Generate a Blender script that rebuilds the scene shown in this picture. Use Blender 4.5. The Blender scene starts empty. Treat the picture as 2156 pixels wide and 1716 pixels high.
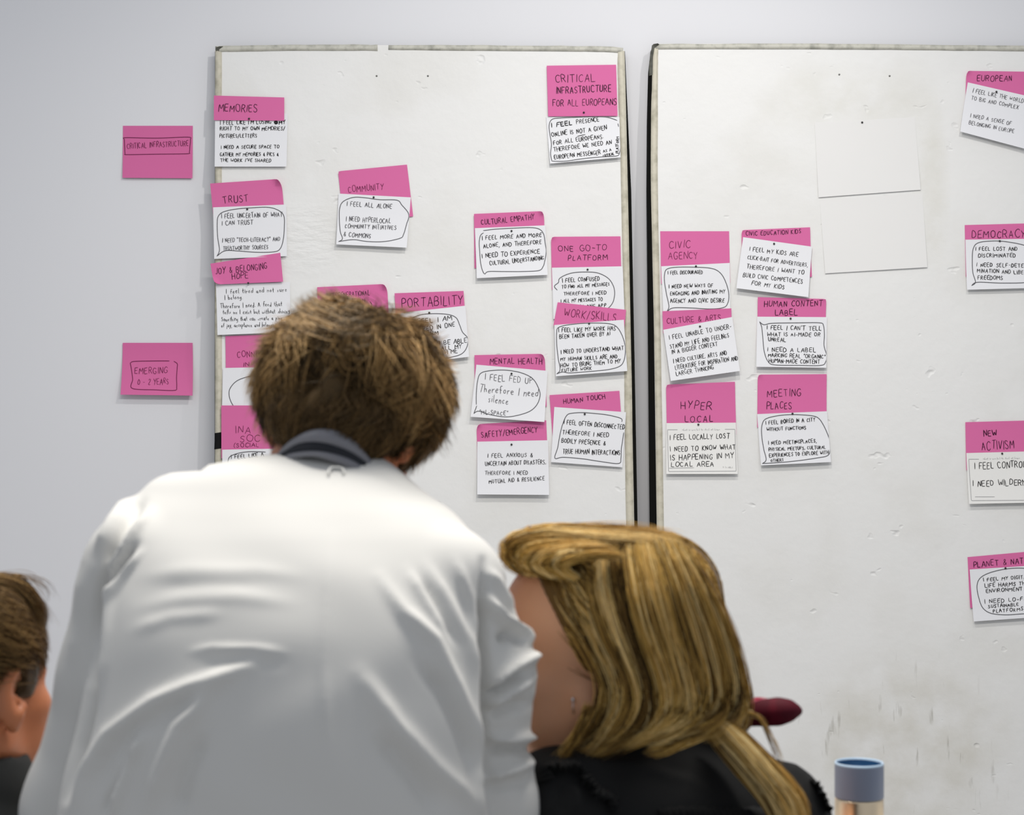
import bpy, bmesh, math, random
import numpy as np
from mathutils import Vector, Matrix, Euler

SC = bpy.context.scene
COL = SC.collection
random.seed(7)
RNG = np.random.default_rng(7)

# ------------------------------------------------------------------ camera, world, lights, exposure
CAM_Y, ZC, FPX, CX, CY = -5.52, 1.38, 4000.0, 1078.0, 858.0
cam_data = bpy.data.cameras.new('camera')
cam = bpy.data.objects.new('camera', cam_data)
COL.objects.link(cam)
cam.location = (0.0, CAM_Y, ZC)
cam.rotation_euler = (math.radians(90), 0, 0)
cam_data.sensor_width = 36.0
cam_data.sensor_fit = 'HORIZONTAL'
cam_data.lens = 36.0 * FPX / 2156.0
cam_data.clip_start = 0.05
cam_data.dof.use_dof = True
cam_data.dof.focus_distance = 5.44
cam_data.dof.aperture_fstop = 8.5
SC.camera = cam

world = bpy.data.worlds.new('world')
SC.world = world
world.use_nodes = True
bg = world.node_tree.nodes['Background']
bg.inputs[0].default_value = (0.865, 0.915, 1.0, 1)
bg.inputs[1].default_value = 0.475

SC.view_settings.view_transform = 'Standard'
SC.view_settings.look = 'None'
SC.view_settings.gamma = 1.0
SC.view_settings.use_curve_mapping = False
SC.view_settings.exposure = 0.0


def spot(name, loc, target, power, radius=0.05, angle=95, blend=0.8, col=(1, 0.965, 0.925)):
    d = bpy.data.lights.new(name, 'SPOT')
    d.energy = power
    d.shadow_soft_size = radius
    d.spot_size = math.radians(angle)
    d.spot_blend = blend
    d.color = col
    o = bpy.data.objects.new(name, d)
    COL.objects.link(o)
    o.location = loc
    o.rotation_euler = (Vector(target) - Vector(loc)).to_track_quat('-Z', 'Y').to_euler()
    return o


def area(name, loc, size, power, col=(1, 0.96, 0.9), target=None):
    d = bpy.data.lights.new(name, 'AREA')
    d.shape = 'RECTANGLE'
    d.size, d.size_y = size
    d.energy = power
    d.color = col
    o = bpy.data.objects.new(name, d)
    COL.objects.link(o)
    o.location = loc
    if target is not None:
        o.rotation_euler = (Vector(target) - Vector(loc)).to_track_quat('-Z', 'Y').to_euler()
    return o


# ceiling track in front of the boards, and the lamps over the table
spot('track_spot', (0.35, -1.7, 3.5), (0.0, 0, 1.2), 68)
spot('track_spot', (1.35, -1.7, 3.5), (1.0, 0, 0.9), 44)
spot('track_spot', (-1.5, -1.7, 3.5), (-0.7, 0, 1.5), 9, col=(0.97, 0.98, 1.0))
area('table_lamp_panel', (0.0, -3.0, 3.2), (1.8, 0.4), 78)

# ------------------------------------------------------------------ pixel <-> place helpers


def U(px, py, d):
    """point at distance d from the camera plane"""
    return np.array([(px - CX) * d / FPX, CAM_Y + d, ZC - (py - CY) * d / FPX])


LEAN, FRONT_TOP, ZTOP = 0.045, 0.036, 2.43      # the boards lean back against the wall
NB = np.array([0.0, -1.0, LEAN]); NB /= np.linalg.norm(NB)
NW = np.array([0.0, -1.0, 0.0])


def on_board(px, py):
    px = np.asarray(px, float); py = np.asarray(py, float)
    b = (py - CY) / FPX
    t = (-CAM_Y - FRONT_TOP - LEAN * (ZTOP - ZC)) / (1 + LEAN * b)
    return np.stack([(px - CX) / FPX * t, CAM_Y + t, ZC - b * t], -1)


def on_wall(px, py):
    px = np.asarray(px, float); py = np.asarray(py, float)
    t = -CAM_Y + 0 * px
    return np.stack([(px - CX) / FPX * t, CAM_Y + t, ZC - (py - CY) / FPX * t], -1)


# ------------------------------------------------------------------ materials
MATS = {}


def mat(name, col, rough=0.6, metal=0.0, spec=0.5, sss=0.0, sheen=0.0, bump=None, mottle=None):
    """bump = (scale, strength, distance); mottle = (scale, other colour, amount)"""
    m = bpy.data.materials.new(name)
    m.use_nodes = True
    nt = m.node_tree
    b = nt.nodes['Principled BSDF']
    b.inputs['Base Color'].default_value = (*col, 1)
    b.inputs['Roughness'].default_value = rough
    b.inputs['Metallic'].default_value = metal
    b.inputs['Specular IOR Level'].default_value = spec
    if sss:
        b.inputs['Subsurface Weight'].default_value = sss
        b.inputs['Subsurface Radius'].default_value = (1.0, 0.35, 0.2)
        b.inputs['Subsurface Scale'].default_value = 0.01
    if sheen:
        b.inputs['Sheen Weight'].default_value = sheen
    geo = nt.nodes.new('ShaderNodeNewGeometry')
    if bump:
        n = nt.nodes.new('ShaderNodeTexNoise')
        n.inputs['Scale'].default_value = bump[0]
        n.inputs['Detail'].default_value = 4
        nt.links.new(geo.outputs['Position'], n.inputs['Vector'])
        bp = nt.nodes.new('ShaderNodeBump')
        bp.inputs['Strength'].default_value = bump[1]
        bp.inputs['Distance'].default_value = bump[2]
        nt.links.new(n.outputs['Fac'], bp.inputs['Height'])
        nt.links.new(bp.outputs['Normal'], b.inputs['Normal'])
    if mottle:
        n = nt.nodes.new('ShaderNodeTexNoise')
        n.inputs['Scale'].default_value = mottle[0]
        n.inputs['Detail'].default_value = 5
        nt.links.new(geo.outputs['Position'], n.inputs['Vector'])
        r = nt.nodes.new('ShaderNodeMapRange')
        r.inputs['From Min'].default_value = 0.45
        r.inputs['From Max'].default_value = 0.75
        r.inputs['To Max'].default_value = mottle[2]
        nt.links.new(n.outputs['Fac'], r.inputs['Value'])
        mx = nt.nodes.new('ShaderNodeMix')
        mx.data_type = 'RGBA'
        mx.inputs[6].default_value = (*col, 1)
        mx.inputs[7].default_value = (*mottle[1], 1)
        nt.links.new(r.outputs['Result'], mx.inputs[0])
        nt.links.new(mx.outputs[2], b.inputs['Base Color'])
    MATS[name] = m
    return m


mat('wall_paint', (0.76, 0.765, 0.79), 0.7, bump=(60, 0.04, 0.002))
mat('floor_concrete', (0.42, 0.41, 0.40), 0.5, mottle=(3, (0.3, 0.3, 0.29), 0.6))
mat('board_core', (0.008, 0.008, 0.007), 0.95, spec=0.05)
mat('tape_torn', (0.11, 0.112, 0.095), 0.8, spec=0.2, mottle=(60, (0.03, 0.03, 0.025), 0.9))
mat('tape_beige', (0.62, 0.585, 0.475), 0.6, bump=(90, 0.25, 0.004), mottle=(38, (0.36, 0.34, 0.25), 0.75))
mat('tape_grey', (0.56, 0.55, 0.48), 0.6, bump=(90, 0.25, 0.004), mottle=(42, (0.27, 0.27, 0.23), 0.8))
mat('tape_black', (0.008, 0.008, 0.008), 0.8, spec=0.15)
mat('note_pink', (0.68, 0.155, 0.365), 0.75, spec=0.2, bump=(25, 0.05, 0.003))
mat('card_white', (0.80, 0.805, 0.83), 0.75, spec=0.2, bump=(25, 0.05, 0.003))
mat('card_cream', (0.82, 0.815, 0.79), 0.75, spec=0.2, bump=(25, 0.05, 0.003))
mat('sheet_white', (0.79, 0.785, 0.77), 0.7, spec=0.2, bump=(14, 0.12, 0.005))
mat('ink_black', (0.012, 0.012, 0.014), 0.6, spec=0.2)
mat('ink_grey', (0.10, 0.10, 0.11), 0.6, spec=0.2)
mat('ink_faint', (0.30, 0.30, 0.31), 0.6, spec=0.2)
mat('ink_dark_on_pink', (0.055, 0.006, 0.03), 0.6, spec=0.2)
mat('ink_on_pink', (0.16, 0.016, 0.07), 0.6, spec=0.2)
mat('ink_faint_on_pink', (0.30, 0.035, 0.13), 0.6, spec=0.2)
mat('pin_black', (0.015, 0.015, 0.016), 0.35)
mat('screw_grey', (0.16, 0.16, 0.15), 0.4, metal=0.6)
mat('skin_warm', (0.72, 0.38, 0.22), 0.5, sss=0.15, bump=(220, 0.08, 0.001))
mat('skin_ruddy', (0.52, 0.19, 0.085), 0.5, sss=0.15, bump=(220, 0.08, 0.001))
mat('eye_white', (0.8, 0.78, 0.75), 0.15)
mat('collar_grey', (0.20, 0.20, 0.22), 0.8, bump=(300, 0.3, 0.001))
mat('collar_navy', (0.012, 0.014, 0.02), 0.8)
mat('trousers_dark', (0.03, 0.032, 0.04), 0.85)
mat('shoe_leather', (0.03, 0.02, 0.015), 0.4)
mat('top_black', (0.008, 0.008, 0.008), 0.9, spec=0.3, bump=(40, 0.35, 0.004))
mat('top_charcoal', (0.012, 0.014, 0.014), 0.85, bump=(40, 0.2, 0.004))
mat('bandana_red', (0.075, 0.002, 0.010), 0.7, spec=0.2, mottle=(45, (0.17, 0.006, 0.022), 0.8))
mat('bandana_print', (0.26, 0.015, 0.04), 0.7, spec=0.2, mottle=(70, (0.6, 0.35, 0.38), 0.7))
mat('silver', (0.8, 0.8, 0.82), 0.15, metal=1.0)
mat('tag_white', (0.75, 0.74, 0.70), 0.7)
mat('bottle_lid', (0.20, 0.235, 0.32), 0.45)
mat('bottle_rim', (0.42, 0.55, 0.68), 0.35)
mat('bottle_inside', (0.02, 0.085, 0.20), 0.3)
mat('bottle_copper', (0.86, 0.70, 0.49), 0.3, metal=1.0)
mat('table_top', (0.62, 0.60, 0.56), 0.45)
mat('chair_shell', (0.08, 0.08, 0.085), 0.5)
mat('metal_leg', (0.5, 0.5, 0.5), 0.35, metal=1.0)


def board_material():
    """painted foam board: fine dents, warm mottling, and grey scuffs low on the right"""
    m = mat('board_white', (0.80, 0.795, 0.77), 0.55, spec=0.35)
    nt = m.node_tree
    N, L = nt.nodes, nt.links
    b = N['Principled BSDF']
    geo = N.new('ShaderNodeNewGeometry')

    def noise(scale, detail, stretch=(1, 1, 1)):
        mp = N.new('ShaderNodeMapping')
        mp.inputs['Scale'].default_value = stretch
        L.new(geo.outputs['Position'], mp.inputs['Vector'])
        n = N.new('ShaderNodeTexNoise')
        n.inputs['Scale'].default_value = scale
        n.inputs['Detail'].default_value = detail
        L.new(mp.outputs['Vector'], n.inputs['Vector'])
        return n.outputs['Fac']

    def rng(val, a, bb, c=0.0, d=1.0):
        r = N.new('ShaderNodeMapRange')
        for k, v in zip(('From Min', 'From Max', 'To Min', 'To Max'), (a, bb, c, d)):
            r.inputs[k].default_value = v
        L.new(val, r.inputs['Value'])
        return r.outputs['Result']

    def math_(op, a, bb):
        n = N.new('ShaderNodeMath')
        n.operation = op
        for i, v in enumerate((a, bb)):
            if isinstance(v, (int, float)):
                n.inputs[i].default_value = v
            else:
                L.new(v, n.inputs[i])
        return n.outputs[0]

    def mixc(fac, ca, cb):
        x = N.new('ShaderNodeMix')
        x.data_type = 'RGBA'
        L.new(fac, x.inputs[0])
        if isinstance(ca, tuple):
            x.inputs[6].default_value = (*ca, 1)
        else:
            L.new(ca, x.inputs[6])
        x.inputs[7].default_value = (*cb, 1)
        return x.outputs[2]

    c = mixc(rng(noise(3.2, 6), 0.5, 0.75, 0, 0.55), (0.80, 0.80, 0.785), (0.70, 0.69, 0.645))
    # scuffs: a patch around one place on the right-hand board
    sep = N.new('ShaderNodeSeparateXYZ')
    L.new(geo.outputs['Position'], sep.inputs[0])
    px0 = on_board(1900, 1600)

    def blob(cx, cz, rx, rz):
        dx = math_('DIVIDE', math_('SUBTRACT', sep.outputs['X'], cx), rx)
        dz = math_('DIVIDE', math_('SUBTRACT', sep.outputs['Z'], cz), rz)
        r2 = math_('ADD', math_('MULTIPLY', dx, dx), math_('MULTIPLY', dz, dz))
        return rng(r2, 0.0, 1.0, 1.0, 0.0)
    patch = blob(float(px0[0]), float(px0[2]), 0.36, 0.34)
    grime = math_('MULTIPLY', patch, rng(noise(9, 6), 0.3, 0.75))
    c = mixc(math_('MULTIPLY', grime, 0.75), c, (0.55, 0.52, 0.43))
    streak = math_('MULTIPLY', patch, rng(noise(26, 3, (1.6, 1, 0.28)), 0.63, 0.72))
    c = mixc(math_('MULTIPLY', streak, 0.55), c, (0.22, 0.20, 0.15))
    p2 = on_board(1790, 215)
    patch2 = blob(float(p2[0]), float(p2[2]), 0.30, 0.12)
    c = mixc(math_('MULTIPLY', patch2, rng(noise(14, 6), 0.3, 0.8, 0, 0.45)), c, (0.64, 0.63, 0.55))
    p3 = on_board(1960, 400)
    patch3 = blob(float(p3[0]), float(p3[2]), 0.06, 0.3)
    c = mixc(math_('MULTIPLY', patch3, rng(noise(12, 6), 0.3, 0.8, 0, 0.6)), c, (0.62, 0.60, 0.51))
    L.new(c, b.inputs['Base Color'])
    # dents
    h1 = math_('MULTIPLY', rng(noise(17, 2, (1, 1, 1.5)), 0.70, 0.80), -1.0)
    h2 = math_('MULTIPLY', noise(9, 3), 0.9)
    h3 = math_('MULTIPLY', noise(60, 4), 0.2)
    lumps = blob(float(on_board(650, 500)[0]), float(on_board(650, 500)[2]), 0.12, 0.12)
    h4 = math_('MULTIPLY', lumps, math_('MULTIPLY', noise(40, 3, (0.7, 1, 2)), 1.2))
    h = math_('ADD', math_('ADD', h1, h2), math_('ADD', h3, h4))
    bp = N.new('ShaderNodeBump')
    bp.inputs['Strength'].default_value = 0.5
    bp.inputs['Distance'].default_value = 0.006
    L.new(h, bp.inputs['Height'])
    L.new(bp.outputs['Normal'], b.inputs['Normal'])


board_material()


def sweater_material():
    """fine-gauge ribbed cream knit"""
    m = mat('sweater_knit', (0.66, 0.65, 0.62), 0.9, spec=0.15, sheen=0.15)
    nt = m.node_tree
    N, L = nt.nodes, nt.links
    b = N['Principled BSDF']
    geo = N.new('ShaderNodeNewGeometry')
    w = N.new('ShaderNodeTexWave')
    w.wave_type = 'BANDS'
    w.bands_direction = 'X'
    w.inputs['Scale'].default_value = 130
    w.inputs['Distortion'].default_value = 1.0
    L.new(geo.outputs['Position'], w.inputs['Vector'])
    bp = N.new('ShaderNodeBump')
    bp.inputs['Strength'].default_value = 0.10
    bp.inputs['Distance'].default_value = 0.001
    L.new(w.outputs['Fac'], bp.inputs['Height'])
    L.new(bp.outputs['Normal'], b.inputs['Normal'])


sweater_material()


def hair_material(name, stops, rough=0.38):
    """strand colour varies from strand to strand through the point attribute 'tint'"""
    m = mat(name, stops[0][1], rough, spec=0.28)
    m.node_tree.nodes['Principled BSDF'].inputs['Specular Tint'].default_value = (1.0, 0.85, 0.6, 1)
    nt = m.node_tree
    b = nt.nodes['Principled BSDF']
    at = nt.nodes.new('ShaderNodeAttribute')
    at.attribute_name = 'tint'
    cr = nt.nodes.new('ShaderNodeValToRGB')
    el = cr.color_ramp.elements
    el[0].position, el[0].color = stops[0][0], (*stops[0][1], 1)
    el[1].position, el[1].color = stops[-1][0], (*stops[-1][1], 1)
    for p, c in stops[1:-1]:
        e = el.new(p)
        e.color = (*c, 1)
    nt.links.new(at.outputs['Fac'], cr.inputs['Fac'])
    nt.links.new(cr.outputs['Color'], b.inputs['Base Color'])
    return m


hair_material('hair_brown', [(0, (0.022, 0.013, 0.006)), (0.4, (0.125, 0.074, 0.030)), (0.75, (0.42, 0.25, 0.095)), (1, (0.75, 0.48, 0.21))])
hair_material('hair_blonde', [(0, (0.05, 0.026, 0.007)), (0.28, (0.24, 0.13, 0.030)), (0.65, (0.80, 0.50, 0.13)), (1, (1.0, 0.78, 0.38))])
hair_material('hair_short', [(0, (0.016, 0.009, 0.005)), (0.5, (0.09, 0.05, 0.02)), (1, (0.40, 0.25, 0.10))])

# ------------------------------------------------------------------ object helpers


def link(o, parent=None):
    COL.objects.link(o)
    if parent is not None:
        o.parent = parent
    return o


def thing(name, label, cat, loc=(0, 0, 0), group=None):
    o = bpy.data.objects.new(name, None)
    o.empty_display_size = 0.05
    link(o)
    o.location = loc
    tag(o, label, cat, group)
    return o


def tag(o, label=None, cat=None, group=None, kind=None):
    for k, v in (('label', label), ('category', cat), ('group', group), ('kind', kind)):
        if v:
            o[k] = v
    return o


def mesh(name, verts, faces, m, parent=None, smooth=True, tint=None):
    """verts in world space; the object sits in its parent's frame (parents are never rotated)"""
    v = np.asarray(verts, np.float32).reshape(-1, 3)
    if parent is not None:
        off = np.zeros(3)
        q = parent
        while q is not None:
            off += np.array(q.location)
            q = q.parent
    else:
        off = v.mean(0) if len(v) else np.zeros(3)
    v = v - off.astype(np.float32)
    me = bpy.data.meshes.new(name)
    fa = faces if isinstance(faces, np.ndarray) else None
    if fa is not None:
        nv = fa.shape[1]
        me.vertices.add(len(v)); me.loops.add(fa.size); me.polygons.add(len(fa))
        me.vertices.foreach_set('co', v.ravel())
        me.loops.foreach_set('vertex_index', fa.astype(np.int32).ravel())
        me.polygons.foreach_set('loop_start', np.arange(0, fa.size, nv, dtype=np.int32))
        me.update(calc_edges=True)
        me.validate()
    else:
        me.from_pydata([tuple(x) for x in v], [], faces)
        me.update()
    if smooth:
        me.polygons.foreach_set('use_smooth', np.ones(len(me.polygons), bool))
    if tint is not None:
        a = me.attributes.new('tint', 'FLOAT', 'POINT')
        a.data.foreach_set('value', np.asarray(tint, np.float32))
    me.materials.append(MATS[m])
    o = bpy.data.objects.new(name, me)
    link(o, parent)
    if parent is None:
        o.location = off
    return o


def merge(parts):
    """join (verts, faces) lists into one"""
    V, F, n = [], [], 0
    for v, f in parts:
        V.append(np.asarray(v, float))
        F += [tuple(int(i) + n for i in q) for q in f]
        n += len(v)
    return np.concatenate(V), F


def box(x0, x1, y0, y1, z0, z1):
    v = [(x, y, z) for x in (x0, x1) for y in (y0, y1) for z in (z0, z1)]
    f = [(0, 1, 3, 2), (4, 6, 7, 5), (0, 4, 5, 1), (2, 3, 7, 6), (0, 2, 6, 4), (1, 5, 7, 3)]
    return np.array(v), f


def bevel(o, w=0.004, seg=2):
    md = o.modifiers.new('bevel', 'BEVEL')
    md.width = w
    md.segments = seg
    md.limit_method = 'ANGLE'
    return o


def prism(front, normal, depth):
    """polygon of 3D points extruded by depth along -normal"""
    f = np.asarray(front, float)
    b = f - np.asarray(normal) * depth
    n = len(f)
    faces = [tuple(range(n)), tuple(range(2 * n - 1, n - 1, -1))]
    faces += [(i, i + n, (i + 1) % n + n, (i + 1) % n) for i in range(n)]
    return np.concatenate([f, b]), faces


def lathe(profile, center, n=48):
    """profile of (r, z); open at both ends unless r = 0"""
    v, f = [], []
    for r, z in profile:
        for k in range(n):
            a = 2 * math.pi * k / n
            v.append((center[0] + r * math.cos(a), center[1] + r * math.sin(a), center[2] + z))
    for i in range(len(profile) - 1):
        for k in range(n):
            k2 = (k + 1) % n
            f.append((i * n + k, i * n + k2, (i + 1) * n + k2, (i + 1) * n + k))
    return np.array(v), f


def catmull(P, n):
    """n points along a smooth curve through P"""
    P = np.asarray(P, float)
    m = len(P)
    t = np.linspace(0, m - 1, n)
    i = np.minimum(t.astype(int), m - 2)
    u = (t - i)[:, None]
    p0, p1, p2, p3 = P[np.maximum(i - 1, 0)], P[i], P[i + 1], P[np.minimum(i + 2, m - 1)]
    return 0.5 * (2 * p1 + (p2 - p0) * u + (2 * p0 - 5 * p1 + 4 * p2 - p3) * u ** 2 + (3 * p1 - p0 - 3 * p2 + p3) * u ** 3)


def tube(path, rad, n=8):
    """capped tube along path, rad scalar or per point"""
    P = np.asarray(path, float)
    r = np.full(len(P), rad) if np.isscalar(rad) else np.asarray(rad, float)
    T = np.gradient(P, axis=0)
    T /= np.linalg.norm(T, axis=1)[:, None] + 1e-12
    ref = np.array([0.31, 0.17, 0.93])
    A = np.cross(T, ref); A /= np.linalg.norm(A, axis=1)[:, None] + 1e-12
    B = np.cross(T, A)
    v = []
    for k in range(n):
        a = 2 * math.pi * k / n
        v.append(P + (A * math.cos(a) + B * math.sin(a)) * r[:, None])
    v = np.stack(v, 1).reshape(-1, 3)
    f = []
    for i in range(len(P) - 1):
        for k in range(n):
            k2 = (k + 1) % n
            f.append((i * n + k, i * n + k2, (i + 1) * n + k2, (i + 1) * n + k))
    f.append(tuple(range(n - 1, -1, -1)))
    f.append(tuple((len(P) - 1) * n + k for k in range(n)))
    return v, f


def strands(name, paths, rad, m, parent, tint, sides=3):
    """paths: (N, K, 3) array of strand centre lines; each strand a tapering three-sided tube, all one hair mesh"""
    P = np.asarray(paths, float)
    N, K, _ = P.shape
    T = np.gradient(P, axis=1)
    T /= np.linalg.norm(T, axis=2)[..., None] + 1e-12
    A = np.cross(T, np.array([0.31, 0.17, 0.93])); A /= np.linalg.norm(A, axis=2)[..., None] + 1e-12
    B = np.cross(T, A)
    s = np.linspace(0, 1, K)
    prof = np.minimum(1, 0.55 + 2.0 * s) * np.clip((1 - s) * 2.2, 0.12, 1)
    r = (np.asarray(rad) * np.ones(N))[:, None] * prof[None]
    V = np.empty((N, K, sides, 3))
    for k in range(sides):
        a = 2 * math.pi * k / sides
        V[:, :, k] = P + (A * math.cos(a) + B * math.sin(a)) * r[..., None]
    idx = np.arange(N * K * sides).reshape(N, K, sides)
    a = idx[:, :-1]; b = idx[:, 1:]
    q = np.stack([a, np.roll(a, -1, 2), np.roll(b, -1, 2), b], -1).reshape(-1, 4)
    tn = np.repeat(np.asarray(tint, float), K * sides)
    return mesh(name, V.reshape(-1, 3), q, m, parent, True, tn)


# ------------------------------------------------------------------ the setting
v, f = box(-5.0, 5.0, 0.0, 0.15, 0.0, 4.2)
tag(mesh('wall_back', v, f, 'wall_paint', smooth=False), 'white painted wall behind the boards', 'wall', kind='structure')
v, f = box(-5.0, 5.0, -6.5, 0.0, -0.12, 0.0)
tag(mesh('floor', v, f, 'floor_concrete', smooth=False), 'grey concrete floor', 'floor', kind='structure')


def board_strip(pts_a, pts_b, off, thick, jitter=0.0):
    """sheet between two pixel polylines lying on the board, with thickness"""
    n = 26
    a = catmull(np.asarray(pts_a, float), n); b = catmull(np.asarray(pts_b, float), n)
    if jitter:
        j = RNG.normal(0, jitter, (n, 2)); j[[0, -1]] = 0
        a = a + j; b = b + RNG.normal(0, jitter * 0.5, (n, 2))
    A = on_board(a[:, 0], a[:, 1]) + NB * off
    B = on_board(b[:, 0], b[:, 1]) + NB * off
    V = np.concatenate([A, B, A - NB * thick, B - NB * thick])
    F = []
    for i in range(n - 1):
        F.append((i, i + 1, n + i + 1, n + i))
        F.append((2 * n + i, 3 * n + i, 3 * n + i + 1, 2 * n + i + 1))
        F.append((i, 2 * n + i, 2 * n + i + 1, i + 1))
        F.append((n + i, n + i + 1, 3 * n + i + 1, 3 * n + i))
    F += [(0, n, 3 * n, 2 * n), (n - 1, 3 * n - 1, 4 * n - 1, 2 * n - 1)]
    return V, F


def poly_on_board(pts, off):
    p = np.asarray(pts, float)
    return on_board(p[:, 0], p[:, 1]) + NB * off


PYF = 1879.0     # pixel row where the boards meet the floor


def to_floor(V):
    V[:, 2] = np.maximum(V[:, 2], 0.0005)
    return V


# left board
bl = thing('display_board', 'tall white foam display board on the left, narrow taped edges, fully in view', 'board', (-0.25, -0.15, 0), 'white display boards')
core = [(466, 97), (640, 95), (800, 95), (1000, 96), (1250, 98), (1306, 100), (1316, 108), (1319, 180), (1329, 400), (1336, 750), (1343, 1130), (1362, PYF), (450, PYF), (451.5, 1130), (452, 600), (452.5, 108)]
v, f = prism(poly_on_board(core, -0.001), NB, 0.028)
mesh('core', to_floor(v), f, 'board_core', bl, smooth=False)
face = [(466, 97), (620, 94.5), (800, 95), (1000, 95.5), (1250, 97.5), (1305, 99.5), (1315, 107), (1317, 180), (1322, 400), (1328.5, 750), (1336, 1130), (1354, PYF), (452.5, PYF), (452.5, 1130), (453, 600), (453.5, 107)]
v, f = prism(poly_on_board(face, 0.0), NB, 0.0012)
mesh('face_panel', to_floor(v), f, 'board_white', bl, smooth=False)
v, f = board_strip([(462, 99), (466, 97), (620, 94.5), (795, 94)], [(462, 110), (466, 109.5), (620, 107), (795, 107)], 0.0012, 0.0013, 0.4)
mesh('edge_tape', v, f, 'tape_grey', bl)['label'] = 'grubby grey tape along the top edge'
v, f = board_strip([(818, 95), (1000, 95.5), (1250, 97.5), (1312, 101)], [(818, 105), (1000, 107), (1250, 109), (1312, 112)], 0.0012, 0.0013, 0.4)
mesh('edge_tape', v, f, 'tape_grey', bl)['label'] = 'grubby grey tape along the top edge'
v, f = board_strip([(453.3, 106), (453, 600), (452.7, 1130), (452.7, PYF)], [(467, 110), (467, 600), (468, 1130), (468, PYF)], 0.0016, 0.0017, 0.25)
mesh('edge_tape', to_floor(v), f, 'tape_beige', bl)
v, f = board_strip([(1301, 110), (1301, 180), (1308, 400), (1314, 800), (1319, 1130), (1338, PYF)], [(1314.7, 107), (1316.8, 180), (1321.8, 400), (1330, 800), (1335.8, 1130), (1353.5, PYF)], 0.0016, 0.0017, 0.3)
mesh('edge_tape', to_floor(v), f, 'tape_beige', bl)
v, f = board_strip([(452.2, 912), (452, 928), (451.4, 946)], [(466.5, 910), (466.5, 928), (466, 944)], 0.0026, 0.003)
mesh('tape_patch', v, f, 'tape_black', bl)['label'] = 'black tape patch on the left edge'
cor = [(454, 101), (462, 98), (470, 98), (462, 104), (455, 108)]
v, f = prism(poly_on_board(cor, 0.0024), NB, 0.002)
mesh('corner_tape', v, f, 'tape_torn', bl, smooth=False)['label'] = 'torn dark grey corner tape'

# right board
br = thing('display_board', 'tall white foam display board on the right, cut off by the photo edge', 'board', (0.97, -0.15, 0), 'white display boards')
core = [(1384, 92), (1700, 92.5), (2000, 95), (2238, 98), (2250, 104), (2262, 900), (2290, PYF), (1379, PYF), (1369.5, 1130), (1365.5, 700), (1362.5, 400), (1363.5, 250), (1366, 150), (1371, 105), (1376, 96)]
v, f = prism(poly_on_board(core, -0.001), NB, 0.028)
mesh('core', to_floor(v), f, 'board_core', br, smooth=False)
face = [(1384, 92), (1700, 92), (2000, 95), (2238, 98), (2250, 104), (2262, 900), (2290, PYF), (1392, PYF), (1383, 1130), (1377, 700), (1370.5, 400), (1371, 250), (1373.5, 150), (1375, 104), (1378, 96)]
v, f = prism(poly_on_board(face, 0.0), NB, 0.0012)
mesh('face_panel', to_floor(v), f, 'board_white', br, smooth=False)
v, f = board_strip([(1380, 93), (1700, 92), (2000, 95), (2245, 98)], [(1380, 104), (1700, 104), (2000, 106.5), (2245, 109)], 0.0012, 0.0013, 0.4)
mesh('edge_tape', v, f, 'tape_grey', br)['label'] = 'grubby grey tape along the top edge'
v, f = board_strip([(1375, 101), (1373.5, 150), (1371, 250), (1370.6, 400), (1377, 700), (1383, 1130), (1392, PYF)], [(1386, 104), (1385, 150), (1385, 250), (1385, 400), (1391, 700), (1398, 1130), (1408, PYF)], 0.0016, 0.0017, 0.3)
mesh('edge_tape', to_floor(v), f, 'tape_beige', br)
v, f = board_strip([(2239, 104), (2250, 900), (2277, PYF)], [(2250, 104), (2262, 900), (2290, PYF)], 0.0016, 0.0017, 0.3)
mesh('edge_tape', to_floor(v), f, 'tape_beige', br)
cor = [(1371.5, 103), (1372.5, 96), (1376, 93), (1385, 91.5), (1388, 94), (1378, 101), (1374.5, 120), (1374, 158), (1366.5, 160), (1367, 130)]
v, f = prism(poly_on_board(cor, 0.0022), NB, 0.002)
mesh('corner_tape', v, f, 'tape_torn', br, smooth=False)['label'] = 'torn dark grey corner tape'

# small screw heads set in the boards
for px, py, lab in ((793, 160, 'small grey screw head in the left board, nearer its middle line'),
                    (901, 160, 'small grey screw head in the left board, right of the other one'),
                    (1767, 157, 'small grey screw head in the right board, left of its pair'),
                    (1873, 160, 'small grey screw head in the right board, right of its pair')):
    c = on_board(px, py)
    v, f = lathe([(0.0, 0.0012), (0.002, 0.0011), (0.0028, 0.0004), (0.0028, -0.001)], (0, 0, 0), 12)
    v = np.stack([c[0] + v[:, 0], c[1] - v[:, 2] * 1.0 + 0 * v[:, 1], c[2] + v[:, 1]], -1)
    tag(mesh('screw_head', v, f, 'screw_grey'), lab, 'screw', 'screw heads in the boards')

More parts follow.
